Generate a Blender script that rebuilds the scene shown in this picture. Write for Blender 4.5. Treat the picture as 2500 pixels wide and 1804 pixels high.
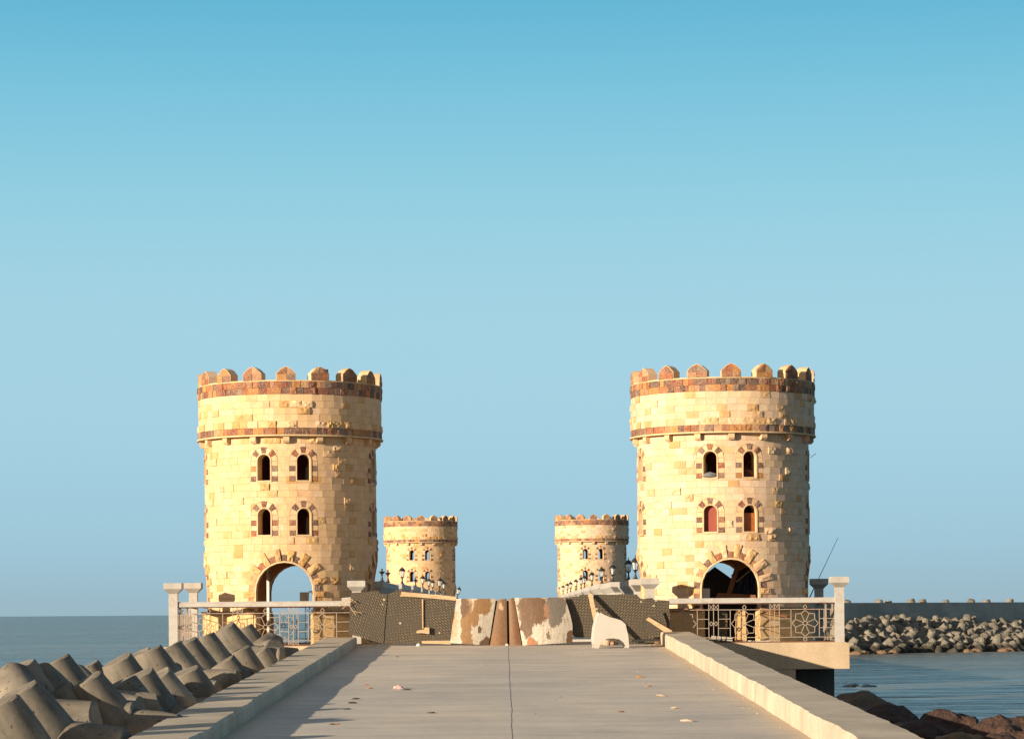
import bpy, math, random
from mathutils import Vector, Matrix, noise as mnoise
R_ = math.radians
PI = math.pi
rnd = random.Random(7)
sc = bpy.context.scene
for o in list(bpy.data.objects):
    bpy.data.objects.remove(o)

# ---------------------------------------------------------------- camera
F, CX, CY, EYE, ROLL = 6500.0, 1230.0, 1495.0, 3.0, R_(0.42)
cam_d = bpy.data.cameras.new('camera')
cam = bpy.data.objects.new('camera', cam_d)
sc.collection.objects.link(cam)
cam_d.sensor_width = 36.0
cam_d.lens = 36.0 * F / 2500.0
cam_d.shift_x = (1250.0 - CX) / 2500.0
cam_d.shift_y = (CY - 902.0) / 2500.0
cam_d.clip_start = 0.5
cam_d.clip_end = 90000.0
cam.matrix_world = Matrix.Translation((0, 0, EYE)) @ Matrix.Rotation(R_(90), 4, 'X') @ Matrix.Rotation(-ROLL, 4, 'Z')
sc.camera = cam

def at(px, py, Y):
    """point of the place seen at pixel (px, py) of the 2500 px photograph, Y metres ahead"""
    dx, dv = px - CX, CY - py
    c, s = math.cos(ROLL), math.sin(ROLL)
    u, v = dx * c + dv * s, -dx * s + dv * c
    return Vector((u * Y / F, Y, EYE + v * Y / F))

# ---------------------------------------------------------------- light
EXPO = 0.95
sc.view_settings.view_transform = 'Standard'
sc.view_settings.look = 'None'
sc.view_settings.gamma = 1.0
sc.view_settings.use_curve_mapping = False
sc.view_settings.exposure = EXPO
SUN_AZ, SUN_EL = R_(50), R_(10.5)      # sun behind the camera, to the left
ld = Vector((math.sin(SUN_AZ) * math.cos(SUN_EL), math.cos(SUN_AZ) * math.cos(SUN_EL), -math.sin(SUN_EL)))
sun_d = bpy.data.lights.new('sun', 'SUN')
sun_d.energy = 5.0
sun_d.angle = R_(0.5)
sun_d.color = (1.0, 0.80, 0.56)
sun = bpy.data.objects.new('sun', sun_d)
sc.collection.objects.link(sun)
sun.rotation_euler = ld.to_track_quat('-Z', 'Y').to_euler()
sun.location = (-60, -60, 40)

def s2l(r, g, b):
    f = lambda c: (c / 255.0 / 12.92) if c <= 10 else ((c / 255.0 + 0.055) / 1.055) ** 2.4
    return (f(r), f(g), f(b))

world = bpy.data.worlds.new('World')
sc.world = world
world.use_nodes = True
wn, wl = world.node_tree.nodes, world.node_tree.links
wn.clear()
w_out = wn.new('ShaderNodeOutputWorld')
w_bg = wn.new('ShaderNodeBackground')
w_sky = wn.new('ShaderNodeTexSky')
w_sky.sky_type = 'NISHITA'
w_sky.sun_disc = False
w_sky.sun_elevation = SUN_EL
w_sky.sun_rotation = R_(180) + SUN_AZ
w_sky.dust_density = 1.5
w_tc = wn.new('ShaderNodeTexCoord')
w_sep = wn.new('ShaderNodeSeparateXYZ')
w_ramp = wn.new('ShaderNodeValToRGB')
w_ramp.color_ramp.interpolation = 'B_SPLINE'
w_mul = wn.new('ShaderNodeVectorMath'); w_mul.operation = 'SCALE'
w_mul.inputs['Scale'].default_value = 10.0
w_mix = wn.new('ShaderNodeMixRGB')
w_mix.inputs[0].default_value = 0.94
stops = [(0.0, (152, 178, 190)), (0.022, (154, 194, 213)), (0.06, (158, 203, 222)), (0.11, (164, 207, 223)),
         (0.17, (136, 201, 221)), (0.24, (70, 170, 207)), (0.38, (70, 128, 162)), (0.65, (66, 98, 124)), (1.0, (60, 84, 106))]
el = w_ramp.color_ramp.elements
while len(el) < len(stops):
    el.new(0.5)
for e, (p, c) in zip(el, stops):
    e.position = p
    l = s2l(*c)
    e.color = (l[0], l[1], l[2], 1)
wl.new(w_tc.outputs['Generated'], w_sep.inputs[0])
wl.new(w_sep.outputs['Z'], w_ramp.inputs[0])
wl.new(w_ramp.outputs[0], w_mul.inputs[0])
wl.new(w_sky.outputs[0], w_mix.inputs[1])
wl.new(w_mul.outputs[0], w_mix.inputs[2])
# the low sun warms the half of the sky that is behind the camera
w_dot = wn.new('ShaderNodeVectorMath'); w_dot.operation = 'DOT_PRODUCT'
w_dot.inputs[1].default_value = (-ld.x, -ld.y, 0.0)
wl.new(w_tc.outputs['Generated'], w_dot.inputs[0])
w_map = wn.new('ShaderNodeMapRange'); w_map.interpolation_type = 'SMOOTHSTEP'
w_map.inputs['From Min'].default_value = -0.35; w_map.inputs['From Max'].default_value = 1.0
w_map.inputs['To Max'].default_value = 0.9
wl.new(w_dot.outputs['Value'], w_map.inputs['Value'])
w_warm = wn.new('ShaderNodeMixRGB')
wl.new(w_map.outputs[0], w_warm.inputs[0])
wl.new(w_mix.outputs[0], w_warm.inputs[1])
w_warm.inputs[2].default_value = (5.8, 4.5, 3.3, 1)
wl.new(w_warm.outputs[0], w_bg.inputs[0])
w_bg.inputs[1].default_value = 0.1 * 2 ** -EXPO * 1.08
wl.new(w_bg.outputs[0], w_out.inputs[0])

# ---------------------------------------------------------------- tagging and mesh helpers
def tag(o, label=None, cat=None, group=None, kind=None):
    if label: o['label'] = label
    if cat: o['category'] = cat
    if group: o['group'] = group
    if kind: o['kind'] = kind
    return o

def link(o, parent=None):
    sc.collection.objects.link(o)
    if parent is not None:
        o.parent = parent
    return o

def empty(name, loc=(0, 0, 0), rz=0.0, label=None, cat=None, group=None):
    o = bpy.data.objects.new(name, None)
    o.empty_display_size = 0.2
    o.location = loc
    o.rotation_euler = (0, 0, rz)
    link(o)
    return tag(o, label, cat, group)

class MB:
    def __init__(s):
        s.v, s.f, s.c = [], [], []
    def add(s, vs, fs, col=(1, 1, 1)):
        b = len(s.v)
        s.v.extend([tuple(p) for p in vs])
        s.f.extend([tuple(i + b for i in f) for f in fs])
        s.c.extend([col] * len(fs))
        return s
    def box(s, x0, x1, y0, y1, z0, z1, col=(1, 1, 1)):
        vs = [(x, y, z) for z in (z0, z1) for y in (y0, y1) for x in (x0, x1)]
        return s.add(vs, [(0, 2, 3, 1), (4, 5, 7, 6), (0, 1, 5, 4), (2, 6, 7, 3), (0, 4, 6, 2), (1, 3, 7, 5)], col)
    def frustum(s, cx, cy, z0, z1, a0, b0, a1, b1, col=(1, 1, 1)):
        vs = [(cx + sx * a0, cy + sy * b0, z0) for sx, sy in ((-1, -1), (1, -1), (1, 1), (-1, 1))]
        vs += [(cx + sx * a1, cy + sy * b1, z1) for sx, sy in ((-1, -1), (1, -1), (1, 1), (-1, 1))]
        return s.add(vs, [(3, 2, 1, 0), (4, 5, 6, 7), (0, 1, 5, 4), (1, 2, 6, 5), (2, 3, 7, 6), (3, 0, 4, 7)], col)
    def tube(s, p, q, r0, r1=None, n=8, col=(1, 1, 1), caps=True):
        p, q = Vector(p), Vector(q)
        if r1 is None: r1 = r0
        d = (q - p).normalized()
        a = Vector((0, 0, 1)) if abs(d.z) < 0.9 else Vector((1, 0, 0))
        e1 = d.cross(a).normalized(); e2 = d.cross(e1)
        vs = []
        for c, r in ((p, r0), (q, r1)):
            for i in range(n):
                t = 2 * PI * (i + 0.5) / n
                vs.append(c + e1 * (r * math.cos(t)) + e2 * (r * math.sin(t)))
        fs = [(i, n + i, n + (i + 1) % n, (i + 1) % n) for i in range(n)]
        if caps:
            fs += [tuple(range(n)), tuple(range(2 * n - 1, n - 1, -1))]
        return s.add(vs, fs, col)
    def bar(s, p, q, w, col=(1, 1, 1)):
        return s.tube(p, q, w * 0.7071, n=4, col=col)
    def lathe(s, prof, n=12, c=(0, 0, 0), col=(1, 1, 1), phase=0.0):
        vs, fs = [], []
        for (r, z) in prof:
            for i in range(n):
                t = 2 * PI * i / n + phase
                vs.append((c[0] + r * math.cos(t), c[1] + r * math.sin(t), c[2] + z))
        for k in range(len(prof) - 1):
            for i in range(n):
                j = (i + 1) % n
                fs.append((k * n + i, k * n + j, (k + 1) * n + j, (k + 1) * n + i))
        fs.append(tuple(range(n - 1, -1, -1)))
        fs.append(tuple((len(prof) - 1) * n + i for i in range(n)))
        return s.add(vs, fs, col)
    def mesh(s, name, mat, smooth=False):
        me = bpy.data.meshes.new(name)
        me.from_pydata(s.v, [], s.f)
        if mat is not None:
            me.materials.append(mat)
        at_ = me.color_attributes.new(name='Col', type='FLOAT_COLOR', domain='CORNER')
        buf = []
        for f, c in zip(s.f, s.c):
            buf.extend((c[0], c[1], c[2], 1.0) * len(f))
        at_.data.foreach_set('color', buf)
        if smooth:
            me.polygons.foreach_set('use_smooth', [True] * len(me.polygons))
        me.update()
        return me
    def build(s, name, mat, parent=None, smooth=False, **kw):
        o = bpy.data.objects.new(name, s.mesh(name, mat, smooth))
        link(o, parent)
        return tag(o, **kw)

def copy_tree(o, parent=None):
    c = o.copy()
    link(c)
    c.parent = parent
    for ch in o.children:
        copy_tree(ch, c)
    return c

# ---------------------------------------------------------------- materials
def mat_new(name):
    m = bpy.data.materials.new(name)
    m.use_nodes = True
    n, l = m.node_tree.nodes, m.node_tree.links
    return m, n, l, n['Principled BSDF']

def N(n, t, **kw):
    x = n.new(t)
    for k, v in kw.items():
        setattr(x, k, v)
    return x

def noise_node(n, l, vec, scale, detail=5, rough=0.6, dist=0.0):
    t = N(n, 'ShaderNodeTexNoise')
    t.inputs['Scale'].default_value = scale
    t.inputs['Detail'].default_value = detail
    t.inputs['Roughness'].default_value = rough
    t.inputs['Distortion'].default_value = dist
    if vec is not None: l.new(vec, t.inputs['Vector'])
    return t

def mapping(n, l, src, scale=(1, 1, 1), rot=(0, 0, 0), loc=(0, 0, 0)):
    m = N(n, 'ShaderNodeMapping')
    m.inputs['Scale'].default_value = scale
    m.inputs['Rotation'].default_value = rot
    m.inputs['Location'].default_value = loc
    l.new(src, m.inputs['Vector'])
    return m.outputs[0]

def ramp(n, l, src, pts):
    r = N(n, 'ShaderNodeValToRGB')
    e = r.color_ramp.elements
    while len(e) < len(pts): e.new(0.5)
    for a, (p, c) in zip(e, pts):
        a.position = p
        a.color = (c, c, c, 1) if isinstance(c, (int, float)) else (c[0], c[1], c[2], 1)
    l.new(src, r.inputs[0])
    return r.outputs[0]

def mixc(n, l, mode, fac, a, b):
    m = N(n, 'ShaderNodeMixRGB', blend_type=mode)
    for i, x in ((0, fac), (1, a), (2, b)):
        if isinstance(x, (int, float)): m.inputs[i].default_value = x
        elif isinstance(x, tuple): m.inputs[i].default_value = (x[0], x[1], x[2], 1)
        else: l.new(x, m.inputs[i])
    return m.outputs[0]

def bump(n, l, src, strength, dist, bsdf, prev=None):
    b = N(n, 'ShaderNodeBump')
    b.inputs['Strength'].default_value = strength
    b.inputs['Distance'].default_value = dist
    l.new(src, b.inputs['Height'])
    if prev is not None: l.new(prev, b.inputs['Normal'])
    l.new(b.outputs[0], bsdf.inputs['Normal'])
    return b.outputs[0]

def mat_plain(name, col, rough=0.7, var=0.25, scale=8.0, metal=0.0, bmp=0.15, bd=0.01, stain=None, stain_amt=0.5, stain_scale=3.0, use_col=False, stretch=(1, 1, 1)):
    m, n, l, b = mat_new(name)
    tc = N(n, 'ShaderNodeTexCoord').outputs['Object']
    v = mapping(n, l, tc, stretch)
    nz = noise_node(n, l, v, scale)
    base = mixc(n, l, 'MULTIPLY', 1.0, ramp(n, l, nz.outputs[0], [(0.25, 1 - var), (0.75, 1 + var * 0.4)]), col)
    if use_col:
        a = N(n, 'ShaderNodeAttribute', attribute_name='Col')
        base = mixc(n, l, 'MULTIPLY', 1.0, base, a.outputs['Color'])
    if stain is not None:
        n2 = noise_node(n, l, v, stain_scale, 6, 0.65)
        base = mixc(n, l, 'MIX', ramp(n, l, n2.outputs[0], [(0.5, 0.0), (0.68, stain_amt)]), base, stain)
    l.new(base, b.inputs['Base Color'])
    b.inputs['Roughness'].default_value = rough
    b.inputs['Metallic'].default_value = metal
    if bmp > 0:
        bump(n, l, noise_node(n, l, tc, scale * 4, 4).outputs[0], bmp, bd, b)
    return m

def mat_stone(name, veins=0.0, vcol=(0.62, 0.50, 0.38)):
    m, n, l, b = mat_new(name)
    tc = N(n, 'ShaderNodeTexCoord').outputs['Object']
    a = N(n, 'ShaderNodeAttribute', attribute_name='Col')
    n1 = noise_node(n, l, tc, 3.5, 6, 0.65)
    n2 = noise_node(n, l, tc, 22.0, 4, 0.6)
    c = mixc(n, l, 'MULTIPLY', 1.0, a.outputs['Color'], ramp(n, l, n1.outputs[0], [(0.3, (0.88, 0.83, 0.75)), (0.6, (1.04, 1.03, 1.02))]))
    c = mixc(n, l, 'MULTIPLY', 1.0, c, ramp(n, l, n2.outputs[0], [(0.3, 0.88), (0.6, 1.04)]))
    if veins > 0:
        n3 = noise_node(n, l, tc, 21.0, 6, 0.75, 1.6)
        c = mixc(n, l, 'MIX', ramp(n, l, n3.outputs[0], [(0.50, 0.0), (0.545, veins)]), c, vcol)
        n4 = noise_node(n, l, mapping(n, l, tc, loc=(5, 2, 9)), 13.0, 4, 0.7, 0.8)
        c = mixc(n, l, 'MIX', ramp(n, l, n4.outputs[0], [(0.54, 0.0), (0.58, veins)]), c, (0.30, 0.10, 0.03))
        n5 = noise_node(n, l, mapping(n, l, tc, loc=(1, 7, 3)), 30.0, 4, 0.7, 0.8)
        c = mixc(n, l, 'MULTIPLY', 1.0, c, ramp(n, l, n5.outputs[0], [(0.36, 0.45), (0.5, 1.0)]))
    l.new(c, b.inputs['Base Color'])
    b.inputs['Roughness'].default_value = 0.85
    bump(n, l, n2.outputs[0], 0.35, 0.012, b)
    return m

M = {}
M['stone'] = mat_stone('cream_stone')
M['cstone'] = mat_stone('breccia_stone', veins=0.5, vcol=(0.44, 0.32, 0.22))

def tide_line(n, l, c, wob_, top):
    """wet weed-dark band up to `top` metres above the sea"""
    g = N(n, 'ShaderNodeNewGeometry'); sp = N(n, 'ShaderNodeSeparateXYZ'); l.new(g.outputs['Position'], sp.inputs[0])
    ad = N(n, 'ShaderNodeMath', operation='MULTIPLY_ADD'); l.new(wob_, ad.inputs[0]); ad.inputs[1].default_value = 0.5; l.new(sp.outputs['Z'], ad.inputs[2])
    dv = N(n, 'ShaderNodeMath', operation='DIVIDE'); l.new(ad.outputs[0], dv.inputs[0]); dv.inputs[1].default_value = (top + 0.25) * 2
    return mixc(n, l, 'MULTIPLY', 1.0, c, ramp(n, l, dv.outputs[0], [(0.42, (0.22, 0.22, 0.20)), (0.56, (1, 1, 1))]))

def mat_concrete(name, col, dark, streak=(1, 1, 1), sscale=1.2, pores=0.0, rust=None, crack=False, rough=0.85, samt=0.6, tide=None):
    m, n, l, b = mat_new(name)
    tc = N(n, 'ShaderNodeTexCoord').outputs['Object']
    v = mapping(n, l, tc, streak)
    n1 = noise_node(n, l, v, sscale, 7, 0.62)
    c = mixc(n, l, 'MIX', ramp(n, l, n1.outputs[0], [(0.36, samt), (0.62, 0.0)]), col, dark)
    n2 = noise_node(n, l, tc, 14.0, 5, 0.7)
    c = mixc(n, l, 'MULTIPLY', 1.0, c, ramp(n, l, n2.outputs[0], [(0.25, 0.84), (0.7, 1.05)]))
    n3 = noise_node(n, l, mapping(n, l, tc, streak, loc=(3.3, 7.1, 1.7)), sscale * 0.45, 5, 0.6)
    c = mixc(n, l, 'MULTIPLY', 1.0, c, ramp(n, l, n3.outputs[0], [(0.35, 0.82), (0.65, 1.06)]))
    if rust is not None:
        n4 = noise_node(n, l, tc, 2.3, 7, 0.7, 0.6)
        c = mixc(n, l, 'MIX', ramp(n, l, n4.outputs[0], [(0.60, 0.0), (0.72, 0.7)]), c, rust)
    prev = bump(n, l, n2.outputs[0], 0.3, 0.012, b)
    if pores > 0:
        vo = N(n, 'ShaderNodeTexVoronoi')
        vo.inputs['Scale'].default_value = 11.0
        wv = N(n, 'ShaderNodeVectorMath', operation='MULTIPLY_ADD'); l.new(n3.outputs['Color'], wv.inputs[0]); wv.inputs[1].default_value = (1.3, 1.3, 1.3); l.new(tc, wv.inputs[2])
        l.new(wv.outputs[0], vo.inputs['Vector'])
        hole = ramp(n, l, vo.outputs['Distance'], [(pores * 0.7, 0.0), (pores, 1.0)])
        c = mixc(n, l, 'MULTIPLY', 1.0, c, ramp(n, l, vo.outputs['Distance'], [(pores * 0.7, 0.25), (pores, 1.0)]))
        bump(n, l, hole, 0.6, 0.02, b, prev)
    if tide is not None: c = tide_line(n, l, c, n2.outputs[0], tide)
    l.new(c, b.inputs['Base Color'])
    b.inputs['Roughness'].default_value = rough
    return m

def mat_deck():
    m, n, l, b = mat_new('deck_concrete')
    tc = N(n, 'ShaderNodeTexCoord').outputs['Object']
    n1 = noise_node(n, l, mapping(n, l, tc, (0.30, 0.75, 1)), 1.5, 8, 0.66)
    n2 = noise_node(n, l, mapping(n, l, tc, (0.10, 1.6, 1), loc=(4, 1, 0)), 1.2, 5, 0.6)
    n3 = noise_node(n, l, mapping(n, l, tc, (1, 0.35, 1), loc=(2, 8, 0)), 0.35, 5, 0.6)
    n4 = noise_node(n, l, tc, 9.0, 6, 0.7)
    c = mixc(n, l, 'MIX', ramp(n, l, n1.outputs[0], [(0.38, 0.75), (0.62, 0.0)]), (0.61, 0.555, 0.49), (0.46, 0.43, 0.39))
    c = mixc(n, l, 'MIX', ramp(n, l, n2.outputs[0], [(0.57, 0.0), (0.68, 0.45)]), c, (0.36, 0.30, 0.235))
    c = mixc(n, l, 'MULTIPLY', 1.0, c, ramp(n, l, n3.outputs[0], [(0.35, (0.86, 0.87, 0.90)), (0.65, (1.08, 1.05, 1.0))]))
    c = mixc(n, l, 'MULTIPLY', 1.0, c, ramp(n, l, n4.outputs[0], [(0.25, 0.84), (0.7, 1.05)]))
    # joints left by the formwork boards, running across
    n5 = noise_node(n, l, mapping(n, l, tc, (0.03, 0.55, 1), loc=(9, 3, 0)), 1.6, 2, 0.5)
    c = mixc(n, l, 'MULTIPLY', ramp(n, l, n1.outputs[0], [(0.35, 0.9), (0.65, 0.2)]), c, ramp(n, l, n5.outputs[0], [(0.455, 1.0), (0.462, 0.62), (0.469, 1.0), (0.535, 1.0), (0.541, 0.66), (0.548, 1.0)]))
    # hairline cracks
    wv = N(n, 'ShaderNodeVectorMath', operation='MULTIPLY_ADD'); l.new(n4.outputs['Color'], wv.inputs[0]); wv.inputs[1].default_value = (0.5, 0.5, 0.5); l.new(mapping(n, l, tc, (0.16, 0.30, 1)), wv.inputs[2])
    vo = N(n, 'ShaderNodeTexVoronoi', feature='DISTANCE_TO_EDGE'); vo.inputs['Scale'].default_value = 1.0; l.new(wv.outputs[0], vo.inputs['Vector'])
    c = mixc(n, l, 'MULTIPLY', ramp(n, l, n1.outputs[0], [(0.45, 0.0), (0.6, 0.8)]), c, ramp(n, l, vo.outputs['Distance'], [(0.0, 0.55), (0.006, 1.0)]))
    # sand gathered along the kerbs
    sx = N(n, 'ShaderNodeSeparateXYZ'); l.new(tc, sx.inputs[0])
    ab = N(n, 'ShaderNodeMath', operation='ABSOLUTE'); su = N(n, 'ShaderNodeMath', operation='SUBTRACT'); l.new(sx.outputs['X'], su.inputs[0]); su.inputs[1].default_value = 0.13; l.new(su.outputs[0], ab.inputs[0])
    ad = N(n, 'ShaderNodeMath', operation='ADD'); l.new(ab.outputs[0], ad.inputs[0]); l.new(n1.outputs[0], ad.inputs[1])
    dv = N(n, 'ShaderNodeMath', operation='MULTIPLY'); l.new(ad.outputs[0], dv.inputs[0]); dv.inputs[1].default_value = 0.2
    c = mixc(n, l, 'MIX', ramp(n, l, dv.outputs[0], [(0.88, 0.0), (0.95, 0.7)]), c, (0.50, 0.38, 0.25))
    l.new(c, b.inputs['Base Color']); b.inputs['Roughness'].default_value = 0.85
    bump(n, l, n4.outputs[0], 0.3, 0.012, b)
    return m
M['deck'] = mat_deck()
M['kerb'] = mat_concrete('kerb_concrete', (0.52, 0.455, 0.365), (0.33, 0.28, 0.215), (0.5, 0.5, 0.35), 2.2)
M['causeway'] = mat_concrete('causeway_concrete', (0.30, 0.29, 0.26), (0.16, 0.15, 0.14), (1, 1, 0.4), 1.5)
M['beam'] = mat_concrete('platform_render', (0.47, 0.37, 0.26), (0.38, 0.29, 0.20), (1, 1, 0.3), 1.6, samt=0.4)
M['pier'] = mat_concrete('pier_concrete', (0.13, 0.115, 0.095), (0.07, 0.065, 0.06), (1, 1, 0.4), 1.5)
M['tetra'] = mat_concrete('tetrapod_concrete', (0.225, 0.20, 0.165), (0.07, 0.065, 0.058), (1, 1, 0.5), 1.9, pores=0.17, rust=(0.16, 0.09, 0.045), samt=0.8)
M['tetra_far'] = mat_concrete('tetrapod_weathered', (0.24, 0.22, 0.18), (0.055, 0.053, 0.048), (1, 1, 0.8), 1.0, samt=0.85, tide=0.55)
M['wall_grey'] = mat_concrete('breakwater_concrete', (0.36, 0.35, 0.32), (0.20, 0.20, 0.19), (0.35, 1, 0.8), 0.8)
M['white_conc'] = mat_concrete('white_painted_concrete', (0.42, 0.405, 0.385), (0.34, 0.32, 0.29), (1, 1, 0.4), 2.5, samt=0.4)
M['white_rust'] = mat_plain('white_paint_rusty', (0.40, 0.39, 0.375), 0.5, 0.12, 5, stain=(0.28, 0.19, 0.14), stain_amt=0.5, stain_scale=4.0, bmp=0.05)
M['lattice'] = mat_plain('lattice_paint', (0.34, 0.29, 0.24), 0.5, 0.2, 5, stain=(0.26, 0.11, 0.05), stain_amt=0.6, stain_scale=5.0, bmp=0.0)
M['rust_line'] = mat_plain('rusty_steel', (0.16, 0.07, 0.04), 0.8, 0.4, 9)
M['black_iron'] = mat_plain('black_iron', (0.022, 0.02, 0.02), 0.45, 0.3, 9, bmp=0.05, stain=(0.12, 0.07, 0.04), stain_amt=0.4)
M['rock'] = mat_plain('red_brown_rock', (0.062, 0.032, 0.025), 0.9, 0.7, 2.5, bmp=1.0, bd=0.10, stain=(0.11, 0.065, 0.045), stain_amt=0.5, stain_scale=1.5)
M['rock_grey'] = mat_plain('grey_rock', (0.13, 0.105, 0.08), 0.9, 0.5, 2.5, bmp=0.9, bd=0.06)
M['rock_tan'] = mat_plain('tan_rock', (0.20, 0.13, 0.08), 0.9, 0.5, 3, bmp=0.6, bd=0.05)
M['rock_wet'] = mat_plain('wet_black_rock', (0.02, 0.02, 0.018), 0.4, 0.5, 3, bmp=0.6, bd=0.05)
M['wood'] = mat_plain('pale_wood', (0.52, 0.36, 0.22), 0.8, 0.4, 5, stretch=(1, 1, 6), bmp=0.3)
M['wood_brown'] = mat_plain('brown_wood', (0.22, 0.10, 0.045), 0.8, 0.4, 5, stretch=(4, 4, 1), bmp=0.3)
M['red_board'] = mat_plain('red_board', (0.22, 0.03, 0.012), 0.6, 0.25, 3, bmp=0.05)
M['orange_board'] = mat_plain('orange_board', (0.36, 0.10, 0.025), 0.6, 0.45, 4, stretch=(1, 1, 5), bmp=0.05)
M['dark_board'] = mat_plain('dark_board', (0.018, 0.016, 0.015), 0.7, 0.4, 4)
M['tarp'] = mat_plain('blue_tarp', (0.02, 0.035, 0.08), 0.6, 0.4, 4)
M['blanket'] = mat_plain('red_blanket', (0.10, 0.025, 0.02), 0.95, 0.6, 12, bmp=0.6, bd=0.02)
M['cushion'] = mat_plain('grey_cushion', (0.16, 0.17, 0.18), 0.95, 0.3, 15, bmp=0.4)
M['white_plastic'] = mat_plain('white_plastic', (0.42, 0.405, 0.38), 0.45, 0.08, 6, bmp=0.05, stain=(0.36, 0.33, 0.29), stain_amt=0.5)
M['white_metal'] = mat_plain('white_metal', (0.70, 0.68, 0.64), 0.4, 0.1, 6, bmp=0.0)
M['litter_pink'] = mat_plain('pink_litter', (0.65, 0.42, 0.40), 0.7, 0.4, 20)
M['litter'] = mat_plain('litter', (1, 1, 1), 0.8, 0.3, 20, use_col=True)

def mat_panel(name, rot, base=(0.165, 0.12, 0.062), groove=(0.026, 0.022, 0.019)):
    m, n, l, b = mat_new(name)
    tc = N(n, 'ShaderNodeTexCoord').outputs['Object']
    sep = N(n, 'ShaderNodeSeparateXYZ'); l.new(tc, sep.inputs[0])
    cmb = N(n, 'ShaderNodeCombineXYZ'); l.new(sep.outputs['X'], cmb.inputs['X']); l.new(sep.outputs['Z'], cmb.inputs['Y'])
    v = mapping(n, l, cmb.outputs[0], (1, 1, 1), (0, 0, R_(rot)))
    br = N(n, 'ShaderNodeTexBrick')
    br.inputs['Color1'].default_value = (*base, 1)
    br.inputs['Color2'].default_value = (base[0] * 0.7, base[1] * 0.7, base[2] * 0.68, 1)
    br.inputs['Mortar'].default_value = (*groove, 1)
    br.inputs['Scale'].default_value = 1.0
    br.inputs['Brick Width'].default_value = 0.12
    br.inputs['Row Height'].default_value = 0.058
    br.inputs['Mortar Size'].default_value = 0.016
    l.new(v, br.inputs['Vector'])
    c = br.outputs['Color']
    n1 = noise_node(n, l, tc, 1.7, 6, 0.7)
    c = mixc(n, l, 'MIX', ramp(n, l, n1.outputs[0], [(0.42, 0.0), (0.62, 0.8)]), c, (0.055, 0.045, 0.033))
    vo = N(n, 'ShaderNodeTexVoronoi'); vo.inputs['Scale'].default_value = 3.2; l.new(cmb.outputs[0], vo.inputs['Vector'])
    c = mixc(n, l, 'MIX', ramp(n, l, vo.outputs['Distance'], [(0.085, 0.85), (0.12, 0.0)]), c, (0.42, 0.36, 0.28))
    vo2 = N(n, 'ShaderNodeTexVoronoi'); vo2.inputs['Scale'].default_value = 14.0; l.new(cmb.outputs[0], vo2.inputs['Vector'])
    c = mixc(n, l, 'MIX', ramp(n, l, vo2.outputs['Distance'], [(0.09, 0.45), (0.13, 0.0)]), c, (0.36, 0.30, 0.22))
    l.new(c, b.inputs['Base Color'])
    b.inputs['Roughness'].default_value = 0.6
    bump(n, l, br.outputs['Fac'], 0.5, -0.006, b)
    return m
M['panel_a'] = mat_panel('embossed_board_a', 62)
M['panel_b'] = mat_panel('embossed_board_b', 38)
M['panel_c'] = mat_panel('embossed_board_c', -40)

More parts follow.
